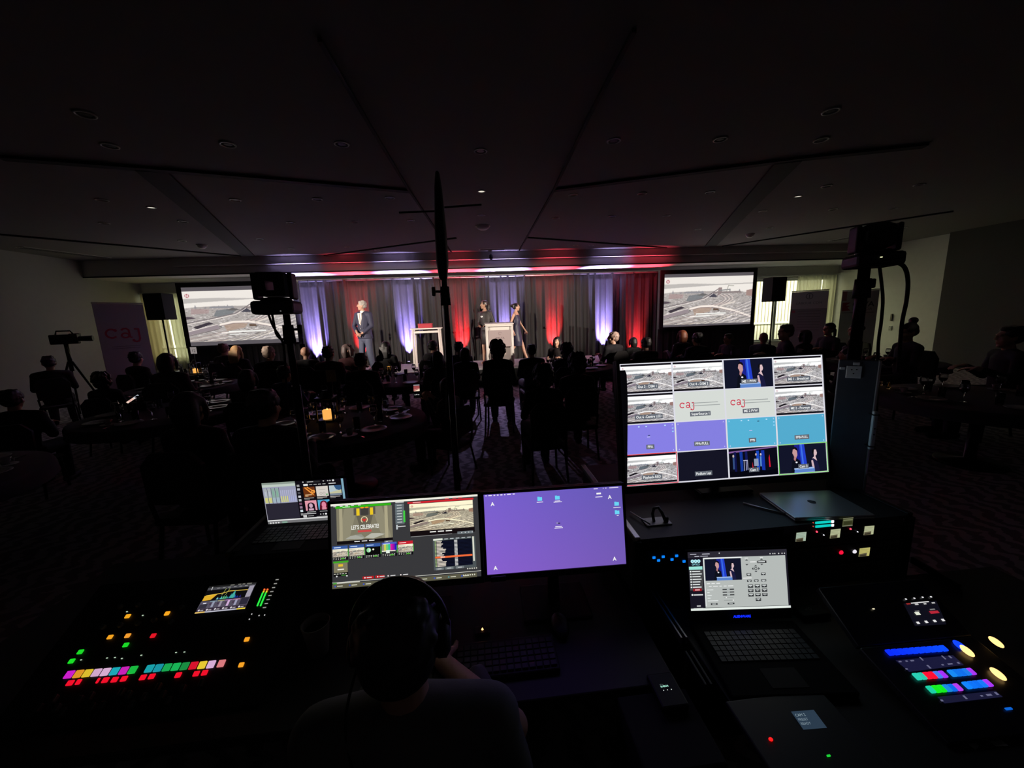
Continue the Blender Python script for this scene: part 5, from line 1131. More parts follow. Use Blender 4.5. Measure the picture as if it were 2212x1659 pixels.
t = T('equipment_case', 'low black case raising the laptop behind the sound mixer', 'case', (-.72, 1.545, .76)); MB().box((0, 0, .1125), (.46, .33, .221), .01).build('body', MATTE, t)
for sx in (-1, 1): MB().box((sx*.225, 0, .215), (.02, .33, .02), .003).build('edge_trim', BMETAL, t)
# gaming laptop
p = Panel(207, 120, .33, .19, (.11, .10, .14))
p.rect(0, 0, 207, 12, (.17, .16, .20)); p.rect(5, 4, 18, 5.6, (.7, .7, .75)); p.rect(30, 4, 46, 5.6, (.8, .8, .85)); p.rect(14, 8.5, 24, 10, (.8, .8, .85)); p.rect(26, 8.5, 42, 10, (.7, .7, .75)); p.ell(66, 4, 1.2, 1.2, (.9, .9, .9), 8); [p.ell(x, 8.5, 1.3, 1.3, (.85, .85, .85), 8) for x in (172, 178, 182, 190, 197, 202)]; p.rect(0, 12, 31, 120, (.09, .08, .13))
[p.ell(9+6.6*k, 19, 3.6, 3.6, (.72, .93, .96)) for k in range(3)]; [p.ell(9+6.6*k, 19, 1.2, 1.2, (.35, .60, .70), 8) for k in range(3)]; p.text('OPTICS', 15.5, 27.5, 5.4, (.58, .85, .90), 'c', .02, .9); p.rect(1, 30, 29, 36.5, (.62, .90, .86)); p.rect(1, 36.5, 29, 79, (.27, .27, .28))
for k in range(7): p.ell(4, 40+5.4*k, 1.7, 1.7, (.93, .95, .95), 8); p.rect(7, 39+5.4*k, 16+[8, 11, 8, 10, 7, 6, 9][k], 41+5.4*k, (.90, .92, .92))
p.rect(7, 75.5, 25, 80.5, (.60, .10, .14)); p.rect(11, 77, 21, 79, (.95, .8, .8)); p.ell(5, 88, 2, 2, (.9, .9, .9), 10); p.rect(8, 87, 27, 89.4, (.85, .86, .86)); p.rect(13, 110, 21, 112, (.85, .85, .85)); p.rect(6, 115, 26, 116, (.6, .6, .6))
p.rect(31, 12.5, 203, 115, (.71, .73, .72)); p.rect(31, 12.5, 112, 15, (.92, .93, .93)); p.rect(31, 12.5, 33.5, 112, (.85, .87, .87)); twoshot(34, 15.5, 110, 60)
for x, w_ in ((36, 7), (46, 7), (56, 8)): p.rect(x, 65, x+w_, 66.6, (.92, .93, .93))
for x, w_ in ((40, 6), (49, 10), (62, 5), (71, 6), (80, 11)): p.rect(x, 71, x+w_, 72.5, (.92, .93, .93))
for k in range(5):
    y = 78+5.6*k; p.rect(36, y, 36+[13, 5, 9, 6, 22][k], y+1.5, (.90, .92, .92))
    if k < 3: p.rect(68, y-.4, 92, y+2, (.25, .26, .27)); p.rect(77, y, 83, y+1.4, (.75, .78, .78))
    else: p.rect(70, y+.4, 90, y+1, (.42, .44, .44)); p.ell(75 if k == 3 else 89, y+.7, 1.2, 1.2, (.95, .95, .95), 8)
for x in (42, 77): p.rect(x, 106, x+14, 109.5, (.22, .23, .24)); p.rect(x+3, 107, x+11, 108.6, (.75, .77, .77))
p.poly([(122, 18), (118.5, 21), (125.5, 21)], (.30, .31, .32)); p.poly([(118.5, 28), (125.5, 28), (122, 31)], (.30, .31, .32)); p.rect(129, 23, 141, 25, (.93, .93, .93)); p.rect(144, 22, 163, 27, (.15, .15, .16)); p.rect(146, 23.3, 160, 25.4, (.88, .9, .9)); p.poly([(153, 17.5), (149.5, 20.5), (156.5, 20.5)], (.3, .31, .32)); p.poly([(149.5, 28.5), (156.5, 28.5), (153, 31.5)], (.3, .31, .32)); p.rect(150, 14.5, 156, 16, (.93, .93, .93)); p.rect(118, 15, 125, 16.5, (.93, .93, .93))
p.ring(140, 38, 3.2, 3.4, 1.4, (.22, .23, .24)); [p.poly(a_, (.25, .26, .27)) for a_ in ([(140, 30.5), (136.5, 33.5), (143.5, 33.5)], [(136.5, 42.5), (143.5, 42.5), (140, 45.5)], [(131.5, 38), (135, 35), (135, 41)], [(148.5, 38), (145, 35), (145, 41)])]
def btn(x, y, w_=9.5, h_=5.4): p.rect(x, y, x+w_, y+h_, (.20, .21, .22)); p.rect(x+1.6, y+1.2, x+w_-1.6, y+2.9, (.85, .87, .87)); p.rect(x+w_/2-.8, y+3.4, x+w_/2+.8, y+4.6, (.8, .82, .82))
btn(120, 47); btn(150, 46.5); [btn(120+14.5*k, 60.5, 11 if k == 2 else 9.5, 4.2) for k in range(3)]; p.rect(112, 56, 130, 57.4, (.93, .93, .93))
for r_ in range(3):
    for k in range(3): btn(121+14.3*k, 70.5+9*r_, 11, 6.4)
btn(135.5, 98, 11, 6.2); p.rect(0, 115.5, 207, 120, (.90, .93, .91))
def badge(t, zc, tilt):
    b = Panel(100, 14, .075, .0105, None, .0002); b.text('ALIENWARE', 50, 12, 14.5, (.06, .16, 1.), 'c', .02, .95)
    b.build('glowing_name', colmat('badge_glow', True, 2.2), t, (-.005, -.0035-sin(tilt)*.105, zc-.1825/2-.013), (-tilt, 0, 0))
laptop('gaming laptop with a blue-lit name under its camera-control page', (.831, 1.072, .9105), radians(-5.5), radians(12.8), .32, .1825, p, .010, .040, .25, DEEP, .76, 15, mat('keys_blue_tint', (.006, .006, .012), .5), badge)
LAPK = None

# ---- closed silver laptop and road case
MAC = [atZ(1640, 1065, 1.018), atZ(1800, 1062, 1.018), atZ(1885, 1108, 1.018), atZ(1715, 1114, 1.018)]
mc = sum(MAC, Vector())/4; ya = atan2(MAC[2].y-MAC[3].y, MAC[2].x-MAC[3].x)
t = T('closed_laptop', 'closed silver laptop lying under the multiview monitor', 'laptop', (mc.x, mc.y, 1.001), (0, 0, ya)); SILV = mat('space_silver', (.50, .52, .54), .35, .85)
MB().box((0, 0, .004), (.304, .212, .008), .003).build('base', SILV, t); MB().box((0, 0, .0125), (.304, .212, .006), .003).build('lid', SILV, t)
MB().ell((0, .01, .0157), (.014, .016, .0004)).ell((.011, .013, .0157), (.006, .007, .0005)).build('lid_emblem', BLACK, t)
CASEB = mat('road_case_laminate', (.009, .010, .012), .6, noise=.3, nscale=60, bump=.1)
t = T('road_case', 'black wheeled road case holding the rack gear under the multiview monitor', 'case', (1.08, 1.56, 0))
b = MB(); b.box((0, 0, .994), (1.08, .70, .012)).box((0, 0, .10), (1.08, .70, .03)).box((-.53, 0, .54), (.02, .70, .86)).box((.53, 0, .54), (.02, .70, .86)).box((0, .34, .54), (1.04, .02, .86)).box((0, 0, .54), (.03, .68, .86)); b.build('body', CASEB, t)
for a in (-.54, .54):
    for z in (.09, 1.0): MB().box((a, 0, z-.003), (.022, .70, .022), .003).build('edge_trim', ALU if a < 0 else BMETAL, t)
for a in (-.54, .54): MB().box((a, -.35, .545), (.022, .022, .90), .003).build('corner_trim', BMETAL, t)
for a in (-.45, .45):
    for b_ in (-.28, .28): MB().lathe((a, b_, .045), [(.042, -.015), (.045, 0), (.042, .015)], 14, rot=(0, pi/2, 0)).build('caster', BLACK, t)
# raised side panel of the case (lid) right of the monitor
t = T('case_lid_panel', 'upright dark case lid panel with a bright metal edge right of the multiview monitor', 'panel', (1.59, 1.455, 1.0), (0, 0, radians(-38)))
MB().box((0, 0, .285), (.125, .018, .57), .003).build('board', mat('lid_blue_black', (.09, .10, .12), .5, noise=.2, nscale=30), t)
MB().box((.066, -.002, .285), (.010, .030, .57), .003).build('metal_edge', ALU, t)
WPL = mat('plate_white', (.75, .76, .74), .5)
MB().box((-.012, -.012, .520), (.050, .005, .052), .002).build('latch_plate', WPL, t)
for x, z in ((-.020, .530), (-.004, .531), (-.013, .514)): MB().lathe((x, -.0148, z), [(.0028, -.001), (.0028, .001)], 8, rot=(pi/2, 0, 0)).build('screw_hole', BLACK, t)
MB().box((-.006, -.012, .555), (.022, .005, .012), .002).build('hinge', WPL, t); MB().box((-.050, -.012, .535), (.018, .005, .010), .002).build('hinge', WPL, t)
t = T('power_strip', 'narrow white power strip strapped to the case lid edge', 'power strip', (1.627, 1.392, 1.20), (0, 0, radians(-20))); STRIP = mat('strip_white', (.6, .62, .62), .45)
MB().box((0, 0, .08), (.018, .016, .165), .005).build('body', STRIP, t)
for z in (.065, .09): MB().lathe((0, -.0085, z), [(.003, -.001), (.003, .001)], 8, rot=(pi/2, 0, 0)).build('socket', BLACK, t)
for z in (.012, .148): MB().box((0, .006, z), (.024, .032, .005), .001).build('strap', BLACK, t)
# rack gear
RK = mat('rack_faceplate', (.012, .012, .013), .5)
def rack_unit(x, z, w, h, label, nm='rack_unit'):
    t = T(nm, label, 'electronics', (x, 1.215, z)); MB().box((0, .15, -.012 if z > .97 else 0), (w-.01, .30, min(h-.004, .04) if z < .97 else .016), .002).build('chassis', RK, t); MB().box((0, -.003, 0), (w, .006, h), .001).build('faceplate', RK, t); return t
def led(t, x, z, r, col, s=1.5, y=-.007, shape='r', name='indicator_light', w=None, h=None):
    m = glow('led_%02x%02x%02x_%d' % (int(col[0]*255), int(col[1]*255), int(col[2]*255), int(s*10)), srgb(col), s)
    if shape == 'r': return MB().lathe((x, y, z), [(r, -.001), (r*.8, .002), (0, .003)], 12, rot=(pi/2, 0, 0)).build(name, m, t)
    return MB().box((x, y, z), (w, .004, h), .001).build(name, m, t)
gx = lambda px, py: atY(px, py, 1.207)
u1 = rack_unit(1.345, .985, .49, .044, 'top rack unit with twin cyan level meters and a small olive display'); u1.location.z = .955+.022
def on(u, px, py): P = gx(px, py); return P.x-u.location.x, P.z-u.location.z
def lcd(u, px, py, w=.040, h=.032, style=0):
    x, z = on(u, px, py); p = Panel(40, 32, w, h, (.66, .68, .52) if style != 1 else (.30, .31, .20), .0002)
    if style == 1: p.rect(0, 0, 40, 2, (.55, .56, .45)); p.rect(2, 6, 38, 10, (.50, .52, .38)); p.rect(0, 28, 40, 32, (.48, .5, .4)); p.rect(4, 13, 36, 26, (.22, .23, .13))
    else:
        c = {0: (.76, .78, .62), 2: (.70, .78, .70), 3: (.80, .77, .45)}[style]; p.rect(0, 0, 40, 32, c); [p.rect(2, 5+5*k, 36-6*(k % 2), 6.2+5*k, tuple(v*.78 for v in c)) for k in range(3)]; p.poly([(0, 21), (29, 19), (29, 32), (0, 32)], (.40, .37, .28)); p.poly([(2, 26), (26, 24), (26, 30), (2, 31)], (.24, .22, .17))
    p.build('display', SCREEN_DIM, u, (x, -.0065, z))
for k, (py) in enumerate((1130, 1138)):
    x0, z0 = on(u1, 1762, py+1); x1, z1 = on(u1, 1795, py-2)
    led(u1, (x0+x1)/2, (z0+z1)/2+.002, 0, (.05, .80, .76), 1., shape='b', name='level_meter', w=x1-x0, h=.0085)
    x2, z2 = on(u1, 1799, py-2); led(u1, x2, z2+.002, 0, (.95, .95, .95), 1.2, shape='b', name='meter_peak', w=.009, h=.010)
    x3, z3 = on(u1, 1757, py+1); led(u1, x3, z3+.003, .0022, (.8, .3, .25), .8)
lcd(u1, 1832, 1128, .042, .034, 1)
u2 = rack_unit(1.345, .929, .49, .044, 'second rack unit with three pale square displays and two red lights'); 
for px, py, st_ in ((1731, 1160, 2), (1805, 1153, 0), (1878, 1146, 0)): lcd(u2, px, py, .040, .036, st_)
for px, py in ((1765, 1149), (1838, 1143)): x, z = on(u2, px, py); led(u2, x, z, .0035, (1., .25, .35), 2.)
for px, py in ((1780, 1156), (1853, 1149)): x, z = on(u2, px, py); led(u2, x, z, .002, (.9, .9, .95), 1.5)
u3 = rack_unit(1.345, .865, .49, .070, 'third rack unit with a glowing red ring button and a yellow display')
x, z = on(u3, 1818, 1194); led(u3, x, z, .0085, (.95, .06, .20), 1.6, name='ring_button'); x, z = on(u3, 1847, 1192); led(u3, x, z, .008, (.88, .86, .90), 1.1, name='ring_button'); lcd(u3, 1868, 1193, .044, .035, 3)
u4 = rack_unit(.80, .925, .46, .060, 'left rack unit with six glowing blue buttons')
for px, py in ((1413, 1205), (1423, 1211), (1433, 1203), (1452, 1209), (1462, 1201), (1478, 1213)): x, z = on(u4, px, py); led(u4, x, z, 0, (.05, .50, .95), 1.1, shape='b', name='button', w=.0105, h=.0085)
for k in range(3):
    for x0_, lab in ((1.345, 'right'), (.81, 'left')):
        if lab == 'right' or k: rack_unit(x0_, .775-.09*k, .485, .085, 'blank black rack unit in the %s bay, %s from the top' % (lab, ['first', 'second', 'third'][k]))
# bracket with card on the case top
P = atZ(1418, 1128, 1.0); t = T('clamp_stand', 'small metal clamp with a curled cable on the case top', 'clamp', (P.x, P.y, 1.0))
MB().box((0, 0, .003), (.10, .055, .005), .001).build('base_plate', mat('plate_dull', (.30, .31, .32), .45, .4), t)
MB().tube([(-.01, 0, .005), (-.012, .01, .03), (-.005, .015, .05), (.012, .012, .055), (.02, 0, .04), (.03, -.01, .008)], .006, 8).build('cable_loop', mat('cable_grey', (.08, .08, .09), .4), t)
MB().box((.035, -.008, .016), (.012, .02, .02), .004).build('knob', BLACK, t); MB().tube([(-.075, .07, .012), (-.04, -.03, .012)], .003, 6).build('rod', ALU, t)
P = atZ(1668, 1098, 1.005); tag(MB().tube([(-.05, .06, 0), (.0, .0, 0), (.05, -.05, 0)], .004, 6).build('pen', ALU, None, P+Vector((-.03, 0, 0))), 'thin shiny rod lying left of the closed silver laptop', 'rod')

# ---- desk edge rails between the two desks
for (a, b_, n, lab) in (((1402, 1264), (1478, 1380), .012, 'bright pair of aluminium rails along the gap left of the gaming laptop'), ((1486, 1408), (1531, 1482), .010, 'dim lower pair of aluminium rails in front of the gaming laptop')):
    A, B_ = atZ(*a, .782), atZ(*b_, .782); d = B_-A; t = T('edge_rail', lab, 'rail', ((A+B_)/2), (0, 0, atan2(d.y, d.x)))
    for k in (-1, 1): MB().box((0, k*.008, -.008), (d.length, .006, .026), .001).build('rail', ALU if n > .011 else BMETAL, t)

# ================================================================== MIXERS, CAMERAS, OPERATOR
class Plane:
    def __init__(s, c, yaw, tilt):
        s.c = Vector(c); s.yaw, s.tilt = yaw, tilt; s.X = Vector((cos(yaw), sin(yaw), 0)); B_ = Vector((-sin(yaw), cos(yaw), 0))
        s.U = Vector((0, 0, 1))*cos(tilt)+B_*sin(tilt); s.n = s.X.cross(s.U)
    def uv(s, px, py):
        d = ray(px, py); t = (s.c-CP).dot(s.n)/d.dot(s.n); P = CP+d*t-s.c; return P.dot(s.X), P.dot(s.U)
    @property
    def rot(s): return (-s.tilt, 0, s.yaw)
def gm(col, s=1.2): return glow('lamp_%02x%02x%02x_%d' % (int(col[0]*255), int(col[1]*255), int(col[2]*255), int(s*10)), srgb(col), s)
def key(t, u, v, w, h, col, s=1.2, name='lit_button', y=-.004, skew=0., loc=None, rot=None, bev=.0025, d=.006):
    return MB().box((u, y, v), (w, d, h), bev).build(name, gm(col, s), t, loc, rot)
# ---- sound mixer
A = Plane((-.877, 1.245, .90), 0., radians(64.6))
t = T('sound_mixer', 'digital sound mixer with a touchscreen and rows of coloured channel buttons', 'mixer', (-.98, 1.16, .76))
o0 = A.c-t.location
def ML(m, name, mt): return m.build(name, mt, t, o0, A.rot)
b = MB(); ys = [(.965, .762), (.965, .768), (1.325, .938), (1.37, .905), (1.37, .762)]
vs = [(x, y-1.16, z-.76) for x in (-.35, .33) for y, z in ys]; n = 5
b.add(vs, [tuple(range(n)), tuple(reversed(range(n, 2*n)))]+[(i, i+n, (i+1) % n+n, (i+1) % n) for i in range(n)]); b.build('body', mat('mixer_black', (.008, .008, .009), .6), t)
p = Panel(155, 90, .155, .090, (.12, .12, .15), .00002)
p.rect(0, 0, 155, 6, (.10, .10, .10)); [p.rect(x, 1.5, x+w_, 5, (.45, .45, .42)) for x, w_ in ((70, 13), (95, 10), (109, 9), (124, 16))]; p.rect(0, 6, 155, 15, (.28, .28, .30)); [p.rect(x, 9, x+9, 11.5, (.55, .55, .55)) for x in (30, 48, 66, 84, 102, 120)]; p.line([(13, 4), (14, 15)], 2, (.85, .85, .85)); p.rect(0, 15, 137, 50, (.05, .05, .06))
p.poly([(2, 34), (42, 30), (30, 46), (27, 49), (2, 50)], (.88, .68, .18)); p.line([(6, 33), (60, 29), (75, 24), (136, 25)], 2.2, (.90, .76, .30))
for x, hh, cc in ((48, 8, (.45, .75, .75)), (55, 5, (.1, .3, .55)), (60, 10, (.35, .75, .70)), (67, 12, (.35, .70, .50)), (74, 12, (.35, .7, .5)), (80, 7, (.2, .5, .6)), (88, 16, (.20, .60, .65)), (96, 22, (.28, .72, .60)), (103, 12, (.10, .25, .65)), (111, 8, (.10, .15, .50)), (120, 9, (.14, .12, .40))): p.poly([(x-4, 49), (x, 49-hh), (x+4, 49)], cc)
p.poly([(86, 48), (96, 22), (103, 47)], (.26, .66, .62)); [p.line([(x, 14), (x-5, 36)], 1.1, (.70, .75, .40)) for x in (62, 74)]; p.rect(137, 12, 153, 50, (.62, .60, .66)); p.rect(0, 52, 155, 76, (.33, .31, .37)); p.rect(128, 53, 153, 74, (.17, .16, .22)); p.rect(2, 62, 26, 75, (.20, .19, .24)); p.rect(10, 57, 20, 61, (.8, .8, .85))
for k in range(4): x = 30+24*k; p.rect(x, 53, x+22, 56, [(.5, .6, .65), (.6, .6, .45), (.68, .45, .70), (.70, .48, .60)][k]); p.rect(x+9, 56, x+16, 74, [(.58, .60, .68), (.58, .55, .62), (.82, .68, .84), (.62, .62, .72)][k]); p.rect(x+1, 60, x+7, 66, (.28, .22, .30))
p.rect(0, 76, 155, 86, (.20, .16, .22)); [p.ell(8+25*k, 81, 3.2, 3, (.85, .83, .86), 10) for k in range(6)]; [p.rect(13+25*k, 80, 22+25*k, 84, (.62, .60, .62)) for k in range(6)]; p.rect(0, 86, 155, 90, (.72, .72, .78)); p.rect(0, 86, 30, 90, (.90, .75, .40)); p.rect(128, 86, 155, 90, (.92, .82, .25))
p.build('touchscreen', SCREEN, t, o0+A.n*.0035, A.rot)
ML(MB().box((0, .0015, 0), (.166, .005, .10), .002), 'screen_frame', BLACK)
for k, (a, c) in enumerate((((554.5, 1310), (572, 1275)), ((561, 1310), (579, 1275)))):
    u0, v0 = A.uv(*a); u1, v1 = A.uv(*c); L = v1-v0
    ML(MB().box(((u0+u1)/2, -.002, v0+L*.42), (.0042, .004, L*.84), .001), 'level_meter', gm((.15, .85, .25), 1.3)); ML(MB().box(((u0+u1)/2+.001, -.002, v0+L*.9), (.0042, .004, L*.10), .001), 'meter_yellow', gm((.85, .75, .15), 1.2)); ML(MB().box(((u0+u1)/2+.001, -.002, v0+L*1.03), (.0046, .004, L*.08), .001), 'meter_peak', gm((1., .35, .15), 2.))
for k in range(8):
    u, v = A.uv(599-3.9*k, 1252.5+8.6*k); ML(MB().box((u, -.0015, v), (.010, .001, .0028)), 'scale_mark', gm((.62, .62, .60), .9))
for q_ in ((544, 1327), (539, 1338), (560, 1330), (572, 1329)): u, v = A.uv(*q_); ML(MB().box((u, -.0015, v), (.003, .001, .003)), 'scale_mark', gm((.8, .8, .8), 1.))
C1 = [(.80, .12, .80), (.86, .58, .15), (.86, .74, .18), (.82, .66, .80), (.84, .68, .82), (.10, .66, .72), (.78, .14, .72), (.10, .72, .25)]
C2 = [(.10, .62, .66), (.10, .58, .64), (.10, .66, .32), (.10, .70, .34), (.10, .55, .26), (.84, .08, .18), (.90, .78, .20), (.84, .68, .84)]
for (x0, y0), (x1, y1), CC in (((151, 1458), (288, 1448), C1), ((324, 1445), (457, 1436), C2)):
    for k, c in enumerate(CC):
        u, v = A.uv(x0+(x1-x0)*k/7, y0+(y1-y0)*k/7); ML(MB().box((u, -.003, v), (.0205, .005, .0195), .002), 'channel_display', gm(c, 1.))
u, v = A.uv(479, 1434); ML(MB().box((u, -.003, v), (.019, .005, .019), .002), 'channel_display', gm((.86, .48, .50), 1.))
for x, y, w_ in ((153, 1476, .017), (171, 1474, .012), (213, 1471, .006), (229, 1470, .016), (249, 1469, .016), (269, 1467, .016), (310, 1464, .016), (329, 1462, .016), (386, 1459, .016), (425, 1456, .016), (443, 1454, .016)):
    u, v = A.uv(x, y); ML(MB().box((u, -.003, v), (w_, .005, .0135), .0024), 'mute_button', gm((.92, .06, .16), 1.1))
for x, y, c in ((277, 1332, (.90, .62, .12)), (362, 1326, (.92, .62, .12)), (239, 1377, (.90, .60, .12)), (277, 1374, (.90, .58, .18)), (534, 1382, (.92, .60, .14)), (522, 1437, (.92, .60, .14)), (332, 1374, (.85, .08, .14)), (273, 1394, (.10, .80, .15)), (175, 1409, (.10, .80, .15)), (156, 1429, (.10, .82, .15))):
    u, v = A.uv(x, y); ML(MB().box((u, -.003, v), (.0145, .005, .0125), .0026), 'function_button', gm(c, 1.15))
for x, y in ((309, 1330), (275, 1322), (232, 1422), (249, 1421), (264, 1423), (306, 1416), (381, 1410), (399, 1409), (176, 1426)): u, v = A.uv(x, y); ML(MB().box((u, -.002, v), (.004, .002, .0022)), 'pilot_light', gm((.75, .85, .75), .9))
for x, y in ((262, 1312), (300, 1308), (350, 1305), (395, 1313), (225, 1356), (262, 1352), (300, 1348), (335, 1341), (372, 1345)): u, v = A.uv(x, y); ML(MB().lathe((u, -.001, v), [(.0075, 0), (.007, .010), (0, .011)], 14, rot=(pi/2, 0, 0)), 'rotary_knob', mat('knob_grey', (.05, .05, .05), .5))
for k in range(17):
    u = -.357+.0236*k+(.008 if k > 7 else 0)+(.02 if k == 16 else 0); ML(MB().box((u, -.0005, -.262), (.003, .001, .062)), 'fader_slot', MATTE); ML(MB().box((u, -.008, -.262+.018*sin(k*1.7)), (.011, .014, .020), .003), 'fader_cap', mat('fader_cap_grey', (.06, .06, .06), .5))
# ---- vision switcher
k_ = .98; SWL = Plane(CP+(Vector((1.251, .801, .78))-CP)*k_, radians(-1.3), radians(78.9))
t = T('vision_switcher', 'vision switcher panel with rows of blue, green, red and violet lit buttons', 'switcher', (SWL.c.x, SWL.c.y, .76)); o0 = SWL.c-t.location
def SL(m, name, mt, pl=None): pl = pl or SWL; return m.build(name, mt, t, pl.c-t.location, pl.rot)
HG = SWL.c+SWL.U*.085; SWU = Plane(HG, radians(-1.3), radians(62))
SL(MB().box((.02, .012, -.03), (.36, .022, .23), .004), 'lower_deck', mat('switcher_body', (.012, .012, .016), .35)); SL(MB().box((.02, .012, .085), (.36, .022, .17), .004), 'upper_deck', MATS['switcher_body'], SWU)
for k in range(10): x = 1921+12.9*k; u, v = SWL.uv(x, 1411-1.0*k); SL(MB().box((u, -.003, v), (.0165, .006, .0165), .003), 'crosspoint_button', gm((.03, .15+.012*k, 1.), 1.4))
for cols, (x0, y0), (x1, y1) in (([(.15, .75, .65), (.15, .72, .62), (.95, .05, .18), (.95, .05, .18), (.25, .45, .85), (.60, .18, .90)], (1980, 1463), (2036, 1458)), ([(.08, .50, .88), (.05, .42, .85), (.06, .40, .85), (.10, .45, .85), (.62, .20, .88)], (2056, 1456), (2097, 1452)),
                            ([(.10, .75, .60), (.08, .85, .12), (.08, .85, .12), (.10, .50, .80), (.05, .38, .85), (.66, .22, .86)], (2010, 1491), (2068, 1486)), ([(.06, .48, .92), (.05, .42, .90), (.05, .40, .88), (.08, .44, .90), (.62, .20, .90)], (2088, 1482), (2133, 1477))):
    for k, c in enumerate(cols):
        f = k/(len(cols)-1); u, v = SWL.uv(x0+(x1-x0)*f, y0+(y1-y0)*f); SL(MB().box((u, -.003, v), (.0145, .006, .0175), .003), 'crosspoint_button', gm(c, 1.2))
def strip(pl, q4, name, c, marks):
    P4 = [pl.uv(*q_) for q_ in q4]; m = MB(); m.add([(a, -.0012, b_) for a, b_ in P4], [(0, 3, 2, 1)]); SL(m, name, gm(c, .75), pl)
    for x, y, w_, h_ in marks: u, v = pl.uv(x, y); SL(MB().box((u, -.0018, v), (w_, .0006, h_)), 'display_text', gm((.45, .45, .58), .8), pl)
strip(SWL, [(1934, 1427), (2058, 1416), (2082, 1437), (1964, 1452)], 'label_display', (.12, .12, .26), [(1944, 1430, .008, .003), (1958, 1429, .006, .003), (1970, 1428, .010, .003), (1990, 1424, .004, .009), (2038, 1421, .004, .010), (2052, 1420, .005, .007), (2006, 1441, .005, .009), (2036, 1437, .006, .003), (2052, 1435, .014, .003), (2070, 1433, .006, .004), (1958, 1446, .006, .003)])
strip(SWL, [(2024, 1506), (2150, 1493), (2166, 1506), (2040, 1520)], 'label_display', (.12, .12, .24), [(2034, 1514, .006, .004), (2084, 1507, .005, .008), (2120, 1504, .006, .003), (2136, 1502, .014, .004), (2152, 1499, .006, .006)])
strip(SWU, [(1951, 1304), (2022, 1298), (2044, 1349), (1976, 1353)], 'menu_display', (.07, .07, .12), [])
for x, y, w_, h_, c in ((1986, 1302, .060, .0025, (.85, .85, .85)), (1961, 1305, .012, .004, (.55, .15, .15)), (1979, 1306, .010, .0035, (.8, .8, .8)), (1997, 1305, .008, .003, (.8, .8, .8)), (2015, 1303, .010, .003, (.8, .8, .8)), (1980, 1321, .014, .003, (.5, .5, .5)), (1981, 1326, .014, .008, (.90, .92, .85)), (2013, 1317, .016, .003, (.5, .5, .5)), (2017, 1323, .028, .007, (.72, .15, .22)), (1982, 1346, .008, .006, (.9, .9, .9)), (2000, 1344, .008, .006, (.9, .9, .9)), (2018, 1342, .008, .006, (.9, .9, .9)), (2036, 1340, .008, .006, (.9, .9, .9)), (1956, 1295, .005, .0035, (.9, .9, .9)), (1974, 1293, .005, .0035, (.9, .9, .9)), (1992, 1291, .005, .0035, (.9, .9, .9)), (2010, 1290, .005, .0035, (.9, .9, .9)), (1886, 1316, .007, .003, (1., .95, .8))):
    u, v = SWU.uv(x, y); SL(MB().box((u, -.0026, v), (w_, .001, h_)), 'lit_label', gm(c, 1.), SWU)
for x, y in ((2150, 1390), (2087, 1409), (2154, 1459)): u, v = SWL.uv(x, y); SL(MB().ell((u, -.006, v), (.011, .006, .017)), 'lit_knob', gm((1., .80, .50), 1.8))
u, v = SWL.uv(2073, 1397); SL(MB().ell((u, -.004, v), (.012, .004, .017)), 'lit_knob', gm((.06, .25, 1.), 1.3))
u, v = SWL.uv(2178, 1532); SL(MB().box((u, -.002, v), (.018, .003, .005), .001), 'pilot_light', gm((.05, .40, .85), .9))
for px, py, nm in ((2085, 1578, 'folded grey paper tag beside the lower left of the vision switcher'), (2148, 1577, 'square grey paper tag in front of the vision switcher')):
    P = atZ(px, py, .785); tag(MB().box((0, 0, 0), (.018 if px < 2100 else .030, .045 if px < 2100 else .035, .002), .0006).build('paper_tag', mat('tag_paper', (.42, .42, .42), .8), None, (P.x, P.y-.0, .762), (.0, 0, .3 if px < 2100 else -.1)), nm, 'tag')
# ---- small devices
t = T('control_box', 'small black control box with a blue-grey display, red light and green light', 'controller', (.745, .705, .76)); MB().box((0, 0, .008), (.27, .20, .016), .004).build('body', RK, t)
p = Panel(60, 41, .060, .041, (.19, .26, .33), .00002); p.text('CAM 2', 4, 12, 9, (.60, .68, .72)); p.text('PRESET', 4, 22, 8, (.55, .63, .68)); p.text('READY', 4, 31, 8, (.55, .63, .68)); p.build('display', SCREEN_DIM, t, (.038, .028, .0185), (radians(-84.4), 0, radians(-2.9)))
P = atZ(1665, 1597, .778); MB().ell((P.x-.745, P.y-.705, .018), (.005, .004, .003)).build('red_light', gm((1., .08, .08), 2.), t); P = atZ(1790, 1632, .778); MB().box((P.x-.745, P.y-.705, .0175), (.008, .0025, .003)).build('green_light', gm((.1, .75, .2), 1.2), t)
t = T('equipment_case', 'small black case under the pocket recorder between the two desks', 'case', (.44, .78, 0)); MB().box((0, 0, .375), (.20, .19, .75), .006).build('body', MATTE, t)
P = atZ(1441, 1492, .765); t = T('pocket_recorder', 'pocket recorder with tiny white readout digits left of the desk rails', 'recorder', (P.x, P.y, .7515)); MB().box((0, 0, .01), (.075, .10, .02), .005).build('body', BLACK, t)
p = Panel(40, 30, .034, .026, None, .00002); p.text('8:48:04', 2, 15, 9, (.65, .90, .82), 'l', .02); p.text('. - ..', 2, 6, 8, (.8, .95, .9)); [p.ell(6+13*k, 25, 1.6, 1.6, (.9, .95, .92), 8) for k in range(3)]; p.build('readout', SCREEN, t, (0, .005, .0205), (radians(-90), 0, 0))
P = atZ(1754, 1316, .78); t = T('cable_hub', 'dim cable hub with a pale ring mark right of the gaming laptop', 'hub', (P.x, P.y, .76)); MB().box((0, 0, .009), (.10, .05, .018), .005).build('body', BLACK, t)
